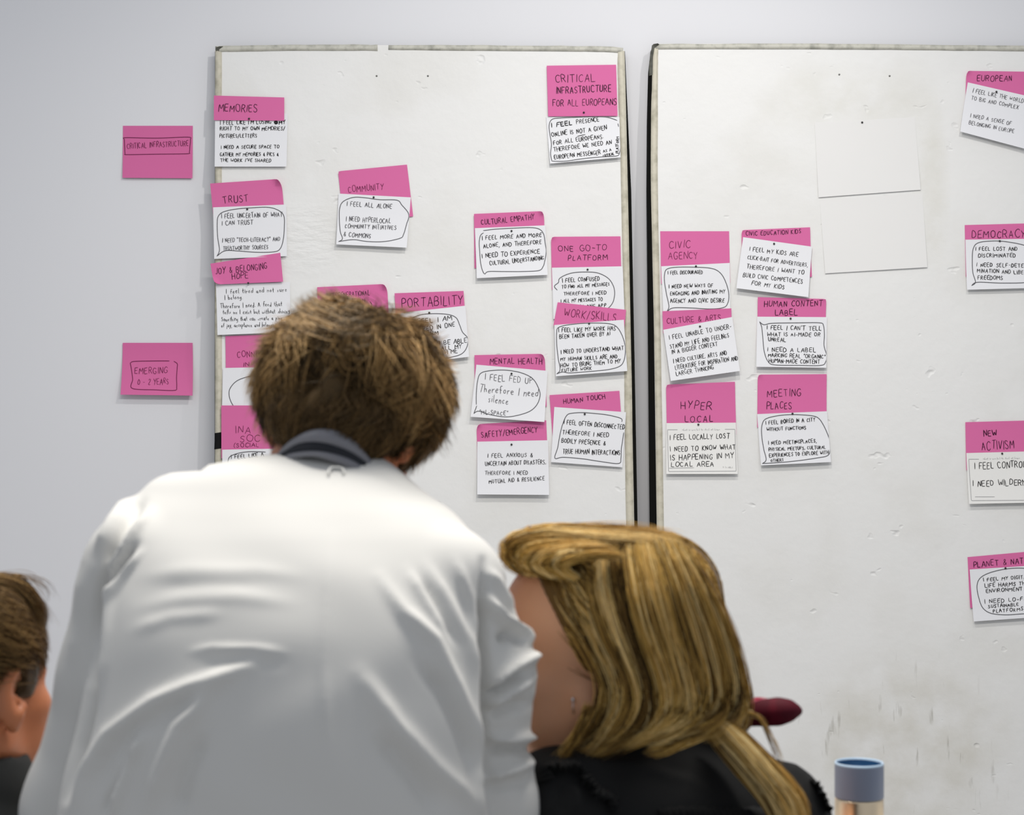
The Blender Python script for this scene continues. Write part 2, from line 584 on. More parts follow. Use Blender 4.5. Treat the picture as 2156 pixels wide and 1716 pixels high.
# ------------------------------------------------------------------ hand lettering
FONT = {
    'A': '0,0 .3,1 .6,0;.12,.36 .52,.36', 'B': '0,0 0,1 .3,1 .46,.9 .46,.65 .3,.53 0,.53;.3,.53 .52,.42 .54,.14 .36,0 0,0',
    'C': '.55,.85 .4,1 .2,.98 .04,.75 0,.45 .08,.15 .25,0 .42,.02 .56,.15', 'D': '0,0 0,1 .25,.98 .48,.8 .56,.5 .46,.16 .24,0 0,0',
    'E': '.5,1 0,1 0,0 .5,0;0,.52 .42,.52', 'F': '.5,1 0,1 0,0;0,.52 .4,.52',
    'G': '.55,.85 .4,1 .2,.98 .04,.75 0,.45 .08,.15 .25,0 .45,.04 .56,.2 .56,.45 .34,.45', 'H': '0,0 0,1;.54,0 .54,1;0,.5 .54,.5',
    'I': '.05,0 .05,1', 'J': '.42,1 .42,.22 .32,.03 .16,0 .02,.15', 'K': '0,0 0,1;.5,1 .02,.46 .54,0', 'L': '0,1 0,0 .48,0',
    'M': '0,0 .06,1 .36,.3 .66,1 .72,0', 'N': '0,0 0,1 .52,0 .52,1', 'O': '.3,1 .12,.93 0,.68 0,.35 .12,.07 .3,0 .48,.07 .6,.35 .6,.68 .48,.93 .3,1',
    'P': '0,0 0,1 .3,1 .48,.88 .48,.62 .3,.48 0,.46', 'Q': '.3,1 .12,.93 0,.68 0,.35 .12,.07 .3,0 .48,.07 .6,.35 .6,.68 .48,.93 .3,1;.38,.25 .62,-.06',
    'R': '0,0 0,1 .3,1 .48,.88 .48,.64 .3,.5 0,.48;.22,.49 .54,0', 'S': '.48,.86 .34,1 .14,.98 .03,.8 .1,.6 .4,.44 .5,.22 .38,.03 .16,0 0,.14',
    'T': '0,1 .6,1;.3,1 .3,0', 'U': '0,1 0,.3 .1,.05 .28,0 .46,.06 .54,.3 .54,1', 'V': '0,1 .28,0 .56,1', 'W': '0,1 .16,0 .38,.72 .58,0 .76,1',
    'X': '0,0 .54,1;0,1 .54,0', 'Y': '0,1 .27,.48 .54,1;.27,.48 .2,0', 'Z': '0,1 .52,1 0,0 .54,0',
    '0': '.25,1 .08,.85 .02,.5 .08,.15 .25,0 .42,.15 .48,.5 .42,.85 .25,1', '1': '.02,.78 .2,1 .2,0', '2': '.03,.8 .16,1 .36,.97 .44,.76 .3,.42 0,0 .5,0',
    '&': '.56,.0 .14,.72 .16,.92 .3,1 .4,.88 .34,.68 .06,.36 .06,.1 .24,0 .44,.14 .54,.42', '!': '.05,1 .05,.3;.05,.04 .05,0',
    '-': '.04,.46 .36,.46', '/': '0,-.1 .44,1.05', '.': '.04,.05 .08,0', ',': '.1,.08 .03,-.16', "'": '.06,1.05 .03,.8', '"': '.03,1.05 .02,.82;.18,1.05 .16,.82',
    '(': '.24,1.08 .06,.75 .02,.4 .1,.05 .24,-.12', ')': '0,1.08 .18,.75 .22,.4 .14,.05 0,-.12', '#': '0,.1 .4,.1 .4,.8 0,.8 0,.2 .35,.2 .35,.7 .05,.7 .1,.35 .3,.4',
    'a': '.4,.5 .2,.55 .03,.38 .04,.1 .18,0 .36,.14 .41,.5 .4,.1 .5,0', 'b': '0,1.05 .02,0;.02,.3 .2,.52 .38,.42 .38,.12 .2,0 .02,.08', 'c': '.36,.44 .2,.54 .04,.38 .02,.14 .16,0 .38,.08',
    'd': '.38,.42 .18,.54 .02,.36 .04,.08 .2,0 .38,.2;.4,1.05 .4,0', 'e': '.02,.28 .36,.32 .34,.48 .18,.54 .03,.38 .03,.12 .18,0 .4,.08', 'f': '.4,.95 .28,1.05 .16,.9 .14,0;0,.5 .34,.5',
    'g': '.38,.42 .18,.54 .03,.36 .04,.1 .2,.02 .38,.2;.4,.5 .38,-.25 .2,-.4 .02,-.28', 'h': '.02,1.05 0,0;.02,.3 .2,.52 .34,.44 .36,0', 'i': '.04,.5 .04,0;.04,.74 .05,.7',
    'j': '.14,.5 .12,-.25 0,-.36;.14,.74 .15,.7', 'k': '.02,1.05 0,0;.34,.5 .03,.22 .36,0', 'l': '.04,1.05 .02,.1 .12,0', 'm': '0,.5 .02,0;.02,.3 .16,.52 .26,.4 .26,0;.26,.3 .42,.52 .52,.4 .52,0',
    'n': '0,.5 .02,0;.02,.3 .2,.52 .34,.42 .36,0', 'o': '.2,.54 .04,.42 .02,.14 .18,0 .36,.12 .38,.4 .2,.54', 'p': '.02,.5 0,-.4;.02,.34 .2,.54 .38,.4 .36,.12 .2,0 .02,.1',
    'r': '0,.5 .02,0;.02,.3 .16,.5 .32,.48', 's': '.32,.46 .18,.54 .05,.42 .28,.2 .26,.04 .1,0 0,.08', 't': '.14,.9 .12,.1 .26,0;0,.55 .3,.55', 'u': '0,.5 .02,.1 .16,0 .34,.16;.36,.5 .36,.05 .44,0',
    'v': '0,.5 .16,0 .34,.5', 'w': '0,.5 .12,0 .26,.36 .4,0 .54,.5', 'x': '0,.5 .34,0;.34,.5 0,0', 'y': '0,.5 .18,.05;.36,.5 .14,-.3 0,-.4', 'z': '0,.5 .34,.5 0,0 .36,0',
    '_': '0,.3 .8,.3'}
GLYPH = {}
for ch_, s_ in FONT.items():
    GLYPH[ch_] = [np.array([[float(t) for t in p.split(',')] for p in ln.split()]) for ln in s_.split(';')]
    for ln in GLYPH[ch_]:
        pass


def text_lines(txt, x0, y0, x1, y1, h, jit=1.0):
    """pixel polylines of a handwritten line whose baseline runs (x0,y0)->(x1,y1), capital height h"""
    pen, items = 0.0, []
    for ch in txt:
        if ch == ' ':
            pen += 0.62
            continue
        g = GLYPH[ch]
        w = max(float(l[:, 0].max()) for l in g)
        items.append((pen, g))
        pen += w + 0.27
    total = max(pen - 0.27, 0.1)
    L = math.hypot(x1 - x0, y1 - y0)
    sx = L / total
    ex = np.array([(x1 - x0) / L, (y1 - y0) / L])
    ey = np.array([ex[1], -ex[0]])
    out = []
    for pen, g in items:
        sc = 1 + RNG.normal(0, 0.05) * jit
        sl = RNG.normal(0.04, 0.05) * jit
        dy = RNG.normal(0, 0.05) * jit
        for l in g:
            q = l + RNG.normal(0, 0.022, l.shape) * jit
            if len(q) > 4:
                q = catmull(q, len(q) * 2)
            xx = pen + (q[:, 0] + q[:, 1] * sl) * sc
            yy = q[:, 1] * sc + dy
            out.append(np.array([x0, y0]) + (xx * sx)[:, None] * ex + (yy * h)[:, None] * ey)
    return out


def resample(p, step):
    p = np.asarray(p, float)
    d = np.r_[0, np.cumsum(np.hypot(*np.diff(p, axis=0).T))]
    n = max(2, int(d[-1] / step) + 1)
    t = np.linspace(0, d[-1], n)
    return np.stack([np.interp(t, d, p[:, 0]), np.interp(t, d, p[:, 1])], -1)


def ribbon(p, w):
    """flat pen stroke around a pixel polyline: left and right edges"""
    t = np.gradient(p, axis=0)
    t /= np.hypot(t[:, 0], t[:, 1])[:, None] + 1e-9
    n = np.stack([-t[:, 1], t[:, 0]], -1)
    k = np.full(len(p), w / 2); k[0] *= 0.75; k[-1] *= 0.65
    e = np.zeros_like(p); e[0] = -t[0] * w * 0.3; e[-1] = t[-1] * w * 0.3
    return p + e + n * k[:, None], p + e - n * k[:, None]


class Sheet:
    """a paper note: four pixel corners on the board or wall, a standing-off, a lifting lower edge, curled corners"""

    def __init__(s, quad, off, lift, curl=None, top=0.0, wall=False, bow=0.0):
        s.q = np.asarray(quad, float)
        s.plane, s.n = (on_wall, NW) if wall else (on_board, NB)
        s.c = s.plane(s.q[:, 0], s.q[:, 1])
        s.off, s.lift, s.top, s.bow = off, lift, top, bow
        s.curl = curl or {}
        s.W = np.linalg.norm(s.c[1] - s.c[0]); s.H = np.linalg.norm(s.c[3] - s.c[0])
        s.ph = RNG.uniform(0, 6.28, 3)

    def S(s, u, v, extra=0.0):
        u = np.asarray(u, float); v = np.asarray(v, float)
        pu, pv = u * s.W, v * s.H
        out = s.off + s.lift * np.clip(v, 0, 1) ** 2 + s.top * (1 - np.clip(v, 0, 1)) ** 3 + s.bow * 4 * u * (1 - u)
        out = out + 0.0005 * (np.sin(5 * u + s.ph[0]) * np.sin(3 * v + s.ph[1]) + 1) * np.clip(v, 0, 1)
        nout = np.ones_like(out)
        for k, size in s.curl.items():
            cu, cv = {'TL': (0, 0), 'TR': (1, 0), 'BR': (1, 1), 'BL': (0, 1)}[k]
            du, dv = (1 if cu else -1), (1 if cv else -1)
            ax, ay = du * 0.78, dv * 0.62
            d = (pu - cu * s.W) * ax + (pv - cv * s.H) * ay + size      # >0 beyond the bend line
            e = np.maximum(d, 0)
            r = size * 0.62
            new = r * np.sin(np.minimum(e / r, 2.6))
            lift = r * (1 - np.cos(np.minimum(e / r, 2.6)))
            pu = pu + (new - e) * ax
            pv = pv + (new - e) * ay
            out = out + lift
            nout = np.where(e > 0, np.cos(np.minimum(e / r, 2.6)), nout)
        u2, v2 = pu / s.W, pv / s.H
        P = ((1 - u2) * (1 - v2))[..., None] * s.c[0] + (u2 * (1 - v2))[..., None] * s.c[1] + (u2 * v2)[..., None] * s.c[2] + ((1 - u2) * v2)[..., None] * s.c[3]
        return P + (out + extra)[..., None] * s.n

    def inv(s, p):
        """pixel -> (u, v)"""
        p = np.asarray(p, float)
        u = np.full(len(p), 0.5); v = np.full(len(p), 0.5)
        a, b, c, d = s.q
        for _ in range(8):
            f = np.outer((1 - u) * (1 - v), a) + np.outer(u * (1 - v), b) + np.outer(u * v, c) + np.outer((1 - u) * v, d) - p
            fu = np.outer(1 - v, b - a) + np.outer(v, c - d)
            fv = np.outer(1 - u, d - a) + np.outer(u, c - b)
            det = fu[:, 0] * fv[:, 1] - fu[:, 1] * fv[:, 0]
            u = u - (f[:, 0] * fv[:, 1] - f[:, 1] * fv[:, 0]) / det
            v = v - (fu[:, 0] * f[:, 1] - fu[:, 1] * f[:, 0]) / det
        return u, v

    def mesh(s, nu=22, nv=18, thick=0.0003):
        uu, vv = np.meshgrid(np.linspace(0, 1, nu), np.linspace(0, 1, nv))
        P = s.S(uu, vv)
        du = np.gradient(P, axis=1); dv = np.gradient(P, axis=0)
        nn = np.cross(dv, du); nn /= np.linalg.norm(nn, axis=2)[..., None]
        Bk = P - nn * thick
        V = np.concatenate([P.reshape(-1, 3), Bk.reshape(-1, 3)])
        id_ = np.arange(nu * nv).reshape(nv, nu)
        q = np.stack([id_[:-1, :-1], id_[1:, :-1], id_[1:, 1:], id_[:-1, 1:]], -1).reshape(-1, 4)
        m = nu * nv
        F = [q, q[:, ::-1] + m]
        rim = np.concatenate([id_[0, :], id_[1:, -1], id_[-1, -2::-1], id_[-2:0:-1, 0]])
        k = len(rim)
        V = np.concatenate([V, V[rim], V[rim + m]])      # the cut edge keeps its own corners so that the faces stay crisp
        r = np.arange(k) + 2 * m
        nx = np.roll(r, -1)
        F.append(np.stack([r, nx, nx + k, r + k], -1))
        return V, np.concatenate(F)


SHEETS = []     # (sheet, height order) for the pins


def strokes(sh, lines, w, name, m, parent, clip=0.03):
    parts_v, parts_f, n = [], [], 0
    for p, ww in lines:
        p = resample(p, 2.6)
        a, b = ribbon(p, ww * w)
        for e in (a, b):
            pass
        ua, va = sh.inv(a); ub, vb = sh.inv(b)
        lo, hi = 0.003, 0.997
        if ((ua < -0.12) | (ua > 1.12) | (va < -0.2) | (va > 1.2)).all():
            continue
        A = sh.S(np.clip(ua, lo, hi), np.clip(va, lo, hi), 0.00045)
        B = sh.S(np.clip(ub, lo, hi), np.clip(vb, lo, hi), 0.00045)
        k = len(A)
        parts_v += [A, B]
        i = np.arange(k - 1)
        parts_f.append(np.stack([n + i, n + i + 1, n + k + i + 1, n + k + i], -1))
        n += 2 * k
    if not parts_v:
        return
    return mesh(name, np.concatenate(parts_v), np.concatenate(parts_f), m, parent)


def note(kind, label, quad, texts, off=None, lift=None, curl=None, top=0.0, wall=False, bubble=None, ink=None, w=1.75, color=None, frame=None, group=None, bow=0.0):
    w = w * 0.84
    pink = kind == 'sticky_note'
    off = off if off is not None else (0.0012 if pink else 0.0038)
    lift = lift if lift is not None else (0.0022 if pink else 0.009)
    sh = Sheet(quad, off, lift, curl, top, wall, bow)
    v, f = sh.mesh()
    o = mesh(kind, v, f, color or ('note_pink' if pink else 'card_white'))
    tag(o, label, {'sticky_note': 'sticky note', 'index_card': 'card', 'paper_sheet': 'paper'}[kind], group)
    SHEETS.append(sh)
    ink = ink or ('ink_dark_on_pink' if pink else 'ink_black')
    ln = []
    for t in texts:
        txt, x0, y0, x1, y1, h = t[:6]
        ww = t[6] if len(t) > 6 else 1.0
        ln += [(p, ww * (1.0 + RNG.normal(0, 0.08))) for p in text_lines(txt, x0, y0, x1, y1, h * 0.93)]
    if ln:
        strokes(sh, ln, w, 'handwriting', ink, o)
    if bubble:
        ln = []
        for b in bubble:
            p = np.asarray(b, float)
            ln.append((catmull(p, len(p) * 5), 0.95))
        strokes(sh, ln, 1.7, 'drawn_outline' if pink else 'speech_bubble', ink if pink else 'ink_grey', o)
    if frame:
        ln = [(np.asarray(b, float), 0.8) for b in frame[0]]
        strokes(sh, ln, 1.2, 'printed_frame', 'ink_faint', o)
        ln = []
        for t in frame[1]:
            ln += [(p, 0.7) for p in text_lines(*t, jit=0.3)]
        strokes(sh, ln, 1.1, 'small_print', 'ink_faint', o)
    return sh


def pin(px, py, label):
    best = None
    for sh in SHEETS:
        u, v = sh.inv(np.array([[px, py]]))
        if -0.02 <= u[0] <= 1.02 and -0.02 <= v[0] <= 1.02:
            P = sh.S(np.clip(u, 0, 1), np.clip(v, 0, 1))[0]
            if best is None or P[1] < best[1]:
                best = P
    if best is None:
        best = on_board(px, py)
    c = best + NB * 0.0008
    prof = [(0.0, 0.0034), (0.0016, 0.0031), (0.0027, 0.0020), (0.0030, 0.0006), (0.0024, -0.0004), (0.0, -0.0006)]
    v, f = lathe(prof, (0, 0, 0), 12)
    v = np.stack([c[0] + v[:, 0], c[1] - v[:, 2], c[2] + v[:, 1]], -1)
    p = mesh('push_pin', v, f, 'pin_black')
    tag(p, label, 'pin', 'black pins holding the cards')


PN, WN = 'pink notes with headings', 'white cards with handwriting'


def pink(label, quad, texts, **k):
    return note('sticky_note', label, quad, texts, group=PN, **k)


def card(label, quad, texts, **k):
    return note('index_card', label, quad, texts, group=WN, **k)


# --- on the wall, left of the boards
pink('pink sticky note reading CRITICAL INFRASTRUCTURE in a drawn box, stuck on the bare wall', [(259, 265), (406, 265), (406, 376), (259, 375)],
     [('CRITICAL INFRASTRUCTURE', 268, 313, 397, 307, 12)], wall=True, lift=0.006, ink='ink_on_pink', w=1.5,
     bubble=[[(262, 293), (264, 290), (330, 291), (396, 289), (401, 294), (400, 310), (399, 321), (394, 324), (330, 325), (268, 326), (264, 324), (263, 310), (262, 293)]])
pink('pink sticky note reading EMERGING 0-2 YEARS, lifting off the bare wall at its foot', [(259, 722), (406, 722), (408, 833), (257, 831)],
     [('EMERGING', 285, 788, 353, 786, 14), ('0 - 2 YEARS', 292, 811, 357, 808, 13)], wall=True, lift=0.02, top=0.003, ink='ink_on_pink', w=1.5,
     bubble=[[(276, 764), (284, 761), (330, 760), (357, 760)], [(367, 761), (374, 766), (374, 775), (373, 795), (374, 815), (370, 822), (330, 821), (281, 818), (281, 800), (279, 785), (275, 764)]])

# --- left board, left column
card('white card about losing my memories, under the pink MEMORIES note', [(453, 240), (606, 240), (604, 352), (453, 352)],
     [("I FEEL LIKE I'M LOSING", 464, 263, 571, 261, 9), ('#', 579, 262, 585, 261, 8, 1.6), ('MY', 588, 262, 601, 261, 8, 1.4), ('RIGHT TO MY OWN MEMORIES/', 464, 275, 600, 275, 8.5),
      ('PICTURES/LETTERS', 463, 291, 541, 290, 8.5), ('I NEED A SECURE SPACE TO', 466, 314, 588, 313, 7.5), ('GATHER MY MEMORIES & PICS &', 464, 330, 587, 329, 8), ("THE WORK I'VE SHARED", 465, 342, 571, 342, 7.5)], off=0.003, lift=0.006)
pink('pink sticky note headed MEMORIES at the top of the left column', [(451, 202), (599, 206), (599, 255), (451, 254)], [('MEMORIES', 461, 236, 541, 236, 16)], off=0.0055, lift=0.0005, ink='ink_dark_on_pink')
pink('pink sticky note headed TRUST with a curled top right corner', [(443, 387), (593, 377), (602, 487), (453, 497)], [('TRUST', 471, 429, 523, 424, 16)], curl={'TR': 0.026}, top=0.004, w=1.6)
card('white card with bubble about what I can trust, under TRUST', [(449, 437), (603, 431), (605, 540), (452, 546)],
     [('I FEEL UNCERTAIN OF WHAT', 467, 460, 595, 457, 10.5), ('I CAN TRUST', 468, 475, 533, 473, 10), ('I NEED "TECH-LITERACY" AND', 469, 511, 590, 508, 9), ('TRUSTWORTHY SOURCES', 471, 528, 565, 525, 9)],
     lift=0.005, ink='ink_grey', bubble=[[(458, 540), (463, 527), (459, 500), (458, 470), (460, 456), (470, 447), (495, 441), (530, 438), (565, 437), (586, 443), (598, 455), (599, 480), (597, 505), (591, 524), (578, 531), (540, 532), (500, 529), (474, 529), (458, 540)]])
pink('pink sticky note headed JOY & BELONGING HOPE, tilted, bottom left corner curled', [(444, 556), (591, 533), (597, 594), (452, 600)], [('JOY & BELONGING', 455, 579, 563, 567, 14), ('HOPE', 490, 589, 523, 586, 13)],
     off=0.0095, lift=0.001, curl={'BL': 0.02}, w=1.6)
card('white card in joined-up handwriting about belonging, under JOY & BELONGING', [(455, 599), (611, 594), (612, 700), (459, 706)],
     [('I feel tired and not sure', 477, 619, 604, 614, 10.5), ('I belong.', 474, 632, 511, 630, 10), ('Therefore I need. A feed that', 465, 650, 594, 645, 10.5), ('tells me I exist but without shining', 470, 662, 610, 660, 10),
      ('Something that can create a ping', 467, 677, 594, 674, 10), ('of joy, acceptance and belonging', 467, 690, 582, 688, 10)], w=1.35, lift=0.006)
pink('pink sticky note headed CONNECT, half hidden by the brown-haired head, upper of two there', [(475, 708), (622, 703), (622, 812), (476, 816)], [('CONNECTION', 500, 754, 590, 748, 14), ('IN', 513, 772, 524, 771, 8)], top=0.003, w=1.5, ink='ink_on_pink')
card('white card with a bubble edge, mostly hidden by the brown-haired head, under CONNECT', [(470, 775), (622, 772), (620, 856), (468, 857)], [],
     bubble=[[(560, 785), (520, 794), (498, 803), (485, 818), (483, 832), (488, 848), (500, 866)]], lift=0.003)
pink('pink sticky note with SO and (SOCIAL, half hidden beside the left ear', [(467, 854), (615, 854), (616, 963), (467, 965)], [('INA', 497, 912, 528, 912, 15), ('SOC', 506, 930, 548, 929, 14), ('(SOCIAL', 493, 942, 546, 941, 9)], off=0.0075, lift=0.0005, top=0.003, ink='ink_on_pink', w=1.5)
card('white card peeking out above the cardigan shoulder at the lower left', [(469, 947), (620, 944), (620, 1055), (469, 1058)], [('I FEEL LIKE A', 488, 967, 556, 961, 9)], off=0.0095,
     bubble=[[(480, 990), (481, 972), (486, 961), (505, 954), (530, 951), (560, 952)]], lift=0.006)

# --- left board, middle
pink('pink sticky note headed COMMUNITY, tilted, near the middle of the left board', [(712, 361), (857, 347), (870, 456), (723, 470)], [('COMMUNITY', 734, 406, 808, 400, 14)], curl={'TL': 0.008}, w=1.5, ink='ink_on_pink', top=0.002)
card('white card with bubble about being all alone, under COMMUNITY', [(713, 408), (865, 416), (857, 523), (709, 516)],
     [('I FEEL ALL ALONE', 730, 434, 825, 440, 10.5), ('I NEED HYPERLOCAL', 729, 466, 822, 471, 10.5), ('COMMUNITY INITIATIVES', 727, 481, 834, 485, 9.5), ('& COMMONS', 724, 498, 781, 503, 10.5)], ink='ink_grey', lift=0.012,
     bubble=[[(714, 510), (722, 504), (717, 488), (715, 460), (716, 437), (724, 424), (745, 416), (770, 417), (800, 421), (836, 422), (846, 432), (861, 452), (856, 474), (850, 495), (843, 503), (810, 510), (775, 510), (745, 506), (714, 510)]])
pink('pink sticky note headed INTERGENERATIONAL, cut off by the brown-haired head', [(668, 605), (815, 598), (821, 707), (671, 715)], [('INTERGENERATIONAL', 687, 628, 778, 622, 10.5), ('CONNECTION', 700, 641, 769, 637, 9), (')', 780, 645, 783, 645, 10)], curl={'TR': 0.022}, top=0.003, w=1.4)
pink('pink sticky note headed PORTABILITY, right of the brown-haired head', [(831, 618), (976, 613), (984, 722), (837, 727)], [('PORTABILITY', 847, 648, 974, 641, 20)], top=0.006, w=1.7)
card('white card with wavy bubble about taking all my data with me', [(835, 660), (980, 644), (988, 752), (846, 769)],
     [('I FEEL I AM', 868, 683, 951, 675, 10.5), ('TRAPPED IN ONE', 860, 702, 958, 688, 10.5), ('PLATFORM', 862, 711, 923, 705, 9), ('I NEED TO BE ABLE', 870, 732, 983, 722, 10), ('TO TAKE ALL MY', 872, 743, 972, 734, 10), ('DATA WITH ME', 885, 753, 963, 744, 9)], off=0.0055,
     bubble=[[(848, 700), (860, 676), (880, 665), (905, 661), (940, 662), (960, 669), (968, 685), (974, 700), (985, 713), (983, 732), (972, 746), (950, 753), (925, 757)]], lift=0.01)
pink('pink sticky note headed CULTURAL EMPATHY with a folded top right corner', [(998, 451), (1145, 445), (1149, 560), (999, 565)], [('CULTURAL EMPATHY', 1014, 475, 1125, 462, 11.5)], curl={'TR': 0.017}, top=0.005, w=1.6)
card('white card with bubble about experiencing cultural understanding', [(1000, 481), (1148, 475), (1153, 580), (1004, 587)],
     [('I FEEL MORE AND MORE', 1015, 506, 1140, 499, 9), ('ALONE, AND THEREFORE', 1018, 523, 1140, 514, 9), ('I NEED TO EXPERIENCE', 1015, 544, 1136, 534, 9.5), ('CULTURAL UNDERSTANDING', 1032, 560, 1145, 548, 9.5)], off=0.0055,
     bubble=[[(1018, 486), (1045, 483), (1080, 481), (1120, 480), (1137, 484), (1145, 495), (1148, 515), (1150, 530), (1147, 550), (1143, 563), (1134, 571), (1100, 573), (1060, 573), (1028, 573), (1020, 578), (1013, 560), (1010, 530), (1009, 510), (1012, 496), (1018, 491)]], lift=0.01)

# --- left board, right column
card('white card with bubble about being online, under CRITICAL INFRASTRUCTURE FOR ALL EUROPEANS', [(1150, 246), (1304, 247), (1306, 333), (1158, 346)],
     [('I FEEL', 1161, 268, 1205, 263, 9.5, 1.4), ('PRESENCE', 1214, 261, 1261, 256, 9.5), ('ONLINE IS NOT A GIVEN', 1162, 288, 1277, 274, 10), ('FOR ALL EUROPEANS.', 1166, 306, 1270, 292, 9.5), ('THEREFORE WE NEED AN', 1166, 321, 1287, 304, 9.5),
      ('EUROPEAN MESSENGER', 1167, 337, 1264, 326, 10), ('AS A', 1270, 323, 1287, 319, 6), ('CRITICAL', 1270, 333, 1293, 328, 6), ('PLATFORM', 1302, 324, 1303, 289, 6.5), ('_', 1216, 290, 1232, 287, 8)], off=0.003, lift=0.01,
     bubble=[[(1162, 341), (1159, 325), (1161, 305), (1158, 285), (1156, 265), (1162, 252), (1180, 249), (1230, 247), (1275, 247), (1299, 254)], [(1301, 261), (1302, 267)], [(1305, 290), (1306, 310), (1304, 322), (1298, 330), (1265, 332), (1225, 336), (1190, 341), (1162, 341)]])
pink('large pink sticky note reading CRITICAL INFRASTRUCTURE FOR ALL EUROPEANS, top right of the left board', [(1151, 139), (1297, 137), (1300, 245), (1154, 246)],
     [('CRITICAL', 1170, 174, 1252, 173, 17), ('INFRASTRUCTURE', 1171, 198, 1286, 194, 15, 1.2), ('FOR ALL EUROPEANS', 1164, 224, 1297, 222, 14)], off=0.0045, lift=0.0015, w=1.7)
pink('pink sticky note headed ONE GO-TO PLATFORM', [(1160, 499), (1306, 498), (1309, 608), (1162, 610)], [('ONE GO-TO', 1176, 530, 1277, 527, 13), ('PLATFORM', 1196, 549, 1279, 547, 12)], curl={'TL': 0.012}, top=0.003, w=1.6)
card('white card with oval bubble about finding all my messages, under ONE GO-TO PLATFORM', [(1162, 564), (1311, 561), (1315, 668), (1165, 672)],
     [('I FEEL CONFUSED', 1184, 595, 1262, 591, 9), ('TO FIND ALL MY MESSAGES', 1183, 608, 1283, 602, 7.5), ('THEREFORE I NEED', 1187, 622, 1276, 620, 7.5), ('I ALL MY MESSAGES TO', 1181, 638, 1268, 634, 8), ('BE IN ONE APP', 1205, 652, 1276, 646, 8)],
     lift=0.003, bubble=[[(1173, 611), (1167, 603), (1176, 595), (1177, 588), (1187, 581), (1205, 575), (1230, 573), (1258, 575), (1280, 586), (1291, 602), (1294, 618), (1291, 635), (1284, 646), (1276, 652)]])
pink('pink sticky note headed WORK/SKILLS, tilted over the card above it', [(1174, 637), (1318, 653), (1313, 702), (1165, 686)], [('WORK/SKILLS', 1188, 666, 1296, 677, 17)], off=0.0085, lift=0.0006, w=1.7, ink='ink_on_pink')
card('white card with bubble about my work being taken over by AI', [(1167, 685), (1313, 674), (1320, 782), (1170, 793)],
     [('I FEEL LIKE MY WORK HAS', 1176, 700, 1295, 696, 9), ('BEEN TAKEN OVER BY AI', 1178, 714, 1284, 707, 9), ('I NEED TO UNDERSTAND WHAT', 1181, 746, 1312, 738, 9), ('MY HUMAN SKILLS ARE AND', 1180, 761, 1299, 755, 8.5), ('HOW TO BRING THEM TO MY', 1181, 775, 1306, 765, 9), ('FUTURE WORK', 1183, 784, 1245, 779, 7)], off=0.0105, lift=0.007,
     bubble=[[(1172, 788), (1179, 779), (1175, 755), (1172, 725), (1172, 700), (1176, 690), (1200, 684), (1240, 681), (1280, 682), (1297, 688), (1308, 704), (1315, 725), (1316, 742), (1313, 760), (1304, 772), (1280, 779), (1240, 783), (1200, 786), (1184, 784), (1172, 788)]])
pink('pink sticky note headed MENTAL HEALTH with a rounded top right corner', [(999, 748), (1147, 745), (1151, 856), (1000, 858)], [('MENTAL HEALTH', 1032, 767, 1141, 766, 13)], curl={'TR': 0.02}, top=0.004, w=1.6)
card('white card with bubble reading I FEEL FED UP, above SAFETY/EMERGENCY', [(1003, 768), (1153, 781), (1146, 889), (991, 878)],
     [('I FEEL FED UP', 1021, 800, 1120, 808, 14), ('Therefore I need', 1009, 825, 1132, 836, 17), ('silence', 1028, 846, 1069, 852, 17), ('"ML-SPACE"', 1010, 872, 1068, 875, 9)], w=1.6, ink='ink_grey', off=0.0045, lift=0.012,
     bubble=[[(998, 871), (1004, 855)], [(1003, 852), (1003, 830), (1006, 800), (1014, 785), (1040, 780), (1070, 780), (1100, 786), (1122, 798), (1134, 818), (1137, 834), (1130, 853), (1114, 867), (1085, 876), (1060, 878), (1030, 873), (1008, 866), (998, 871)]])
pink('pink sticky note headed SAFETY/EMERGENCY with a rounded top left corner', [(1003, 893), (1150, 885), (1154, 980), (1006, 985)], [('SAFETY/EMERGENCY', 1014, 922, 1132, 910, 13)], curl={'TL': 0.018}, w=1.7)
card('white card without a bubble about disasters and mutual aid, lowest on the left board', [(1005, 930), (1154, 927), (1156, 1042), (1005, 1041)],
     [('I FEEL ANXIOUS &', 1027, 963, 1121, 962, 9), ('UNCERTAIN ABOUT DISASTERS,', 1022, 981, 1149, 977, 9.5), ('THEREFORE I NEED', 1021, 1000, 1111, 999, 8.5), ('MUTUAL AID & RESILIENCE', 1030, 1018, 1146, 1011, 9)], w=1.55, lift=0.012)
pink('pink sticky note headed HUMAN TOUCH at the right edge of the left board', [(1157, 832), (1304, 823), (1312, 932), (1165, 944)], [('HUMAN TOUCH', 1187, 850, 1274, 840, 10.5)], top=0.003)
card('white card with squarish bubble about bodily presence, under HUMAN TOUCH', [(1167, 857), (1318, 868), (1310, 984), (1160, 973)],
     [('I FEEL OFTEN DISCONNECTED', 1187, 893, 1314, 904, 10), ('THEREFORE I NEED', 1184, 914, 1281, 921, 9.5), ('BODILY PRESENCE &', 1182, 932, 1274, 938, 10), ('TRUE HUMAN INTERACTIONS', 1185, 955, 1305, 958, 10.5)], lift=0.006,
     bubble=[[(1309, 888), (1307, 881), (1280, 874), (1255, 871), (1230, 869), (1205, 870), (1193, 875), (1184, 895), (1178, 920), (1174, 943), (1168, 965), (1185, 963), (1225, 966), (1265, 972), (1302, 976), (1307, 965), (1308, 945), (1311, 925), (1313, 911)]])

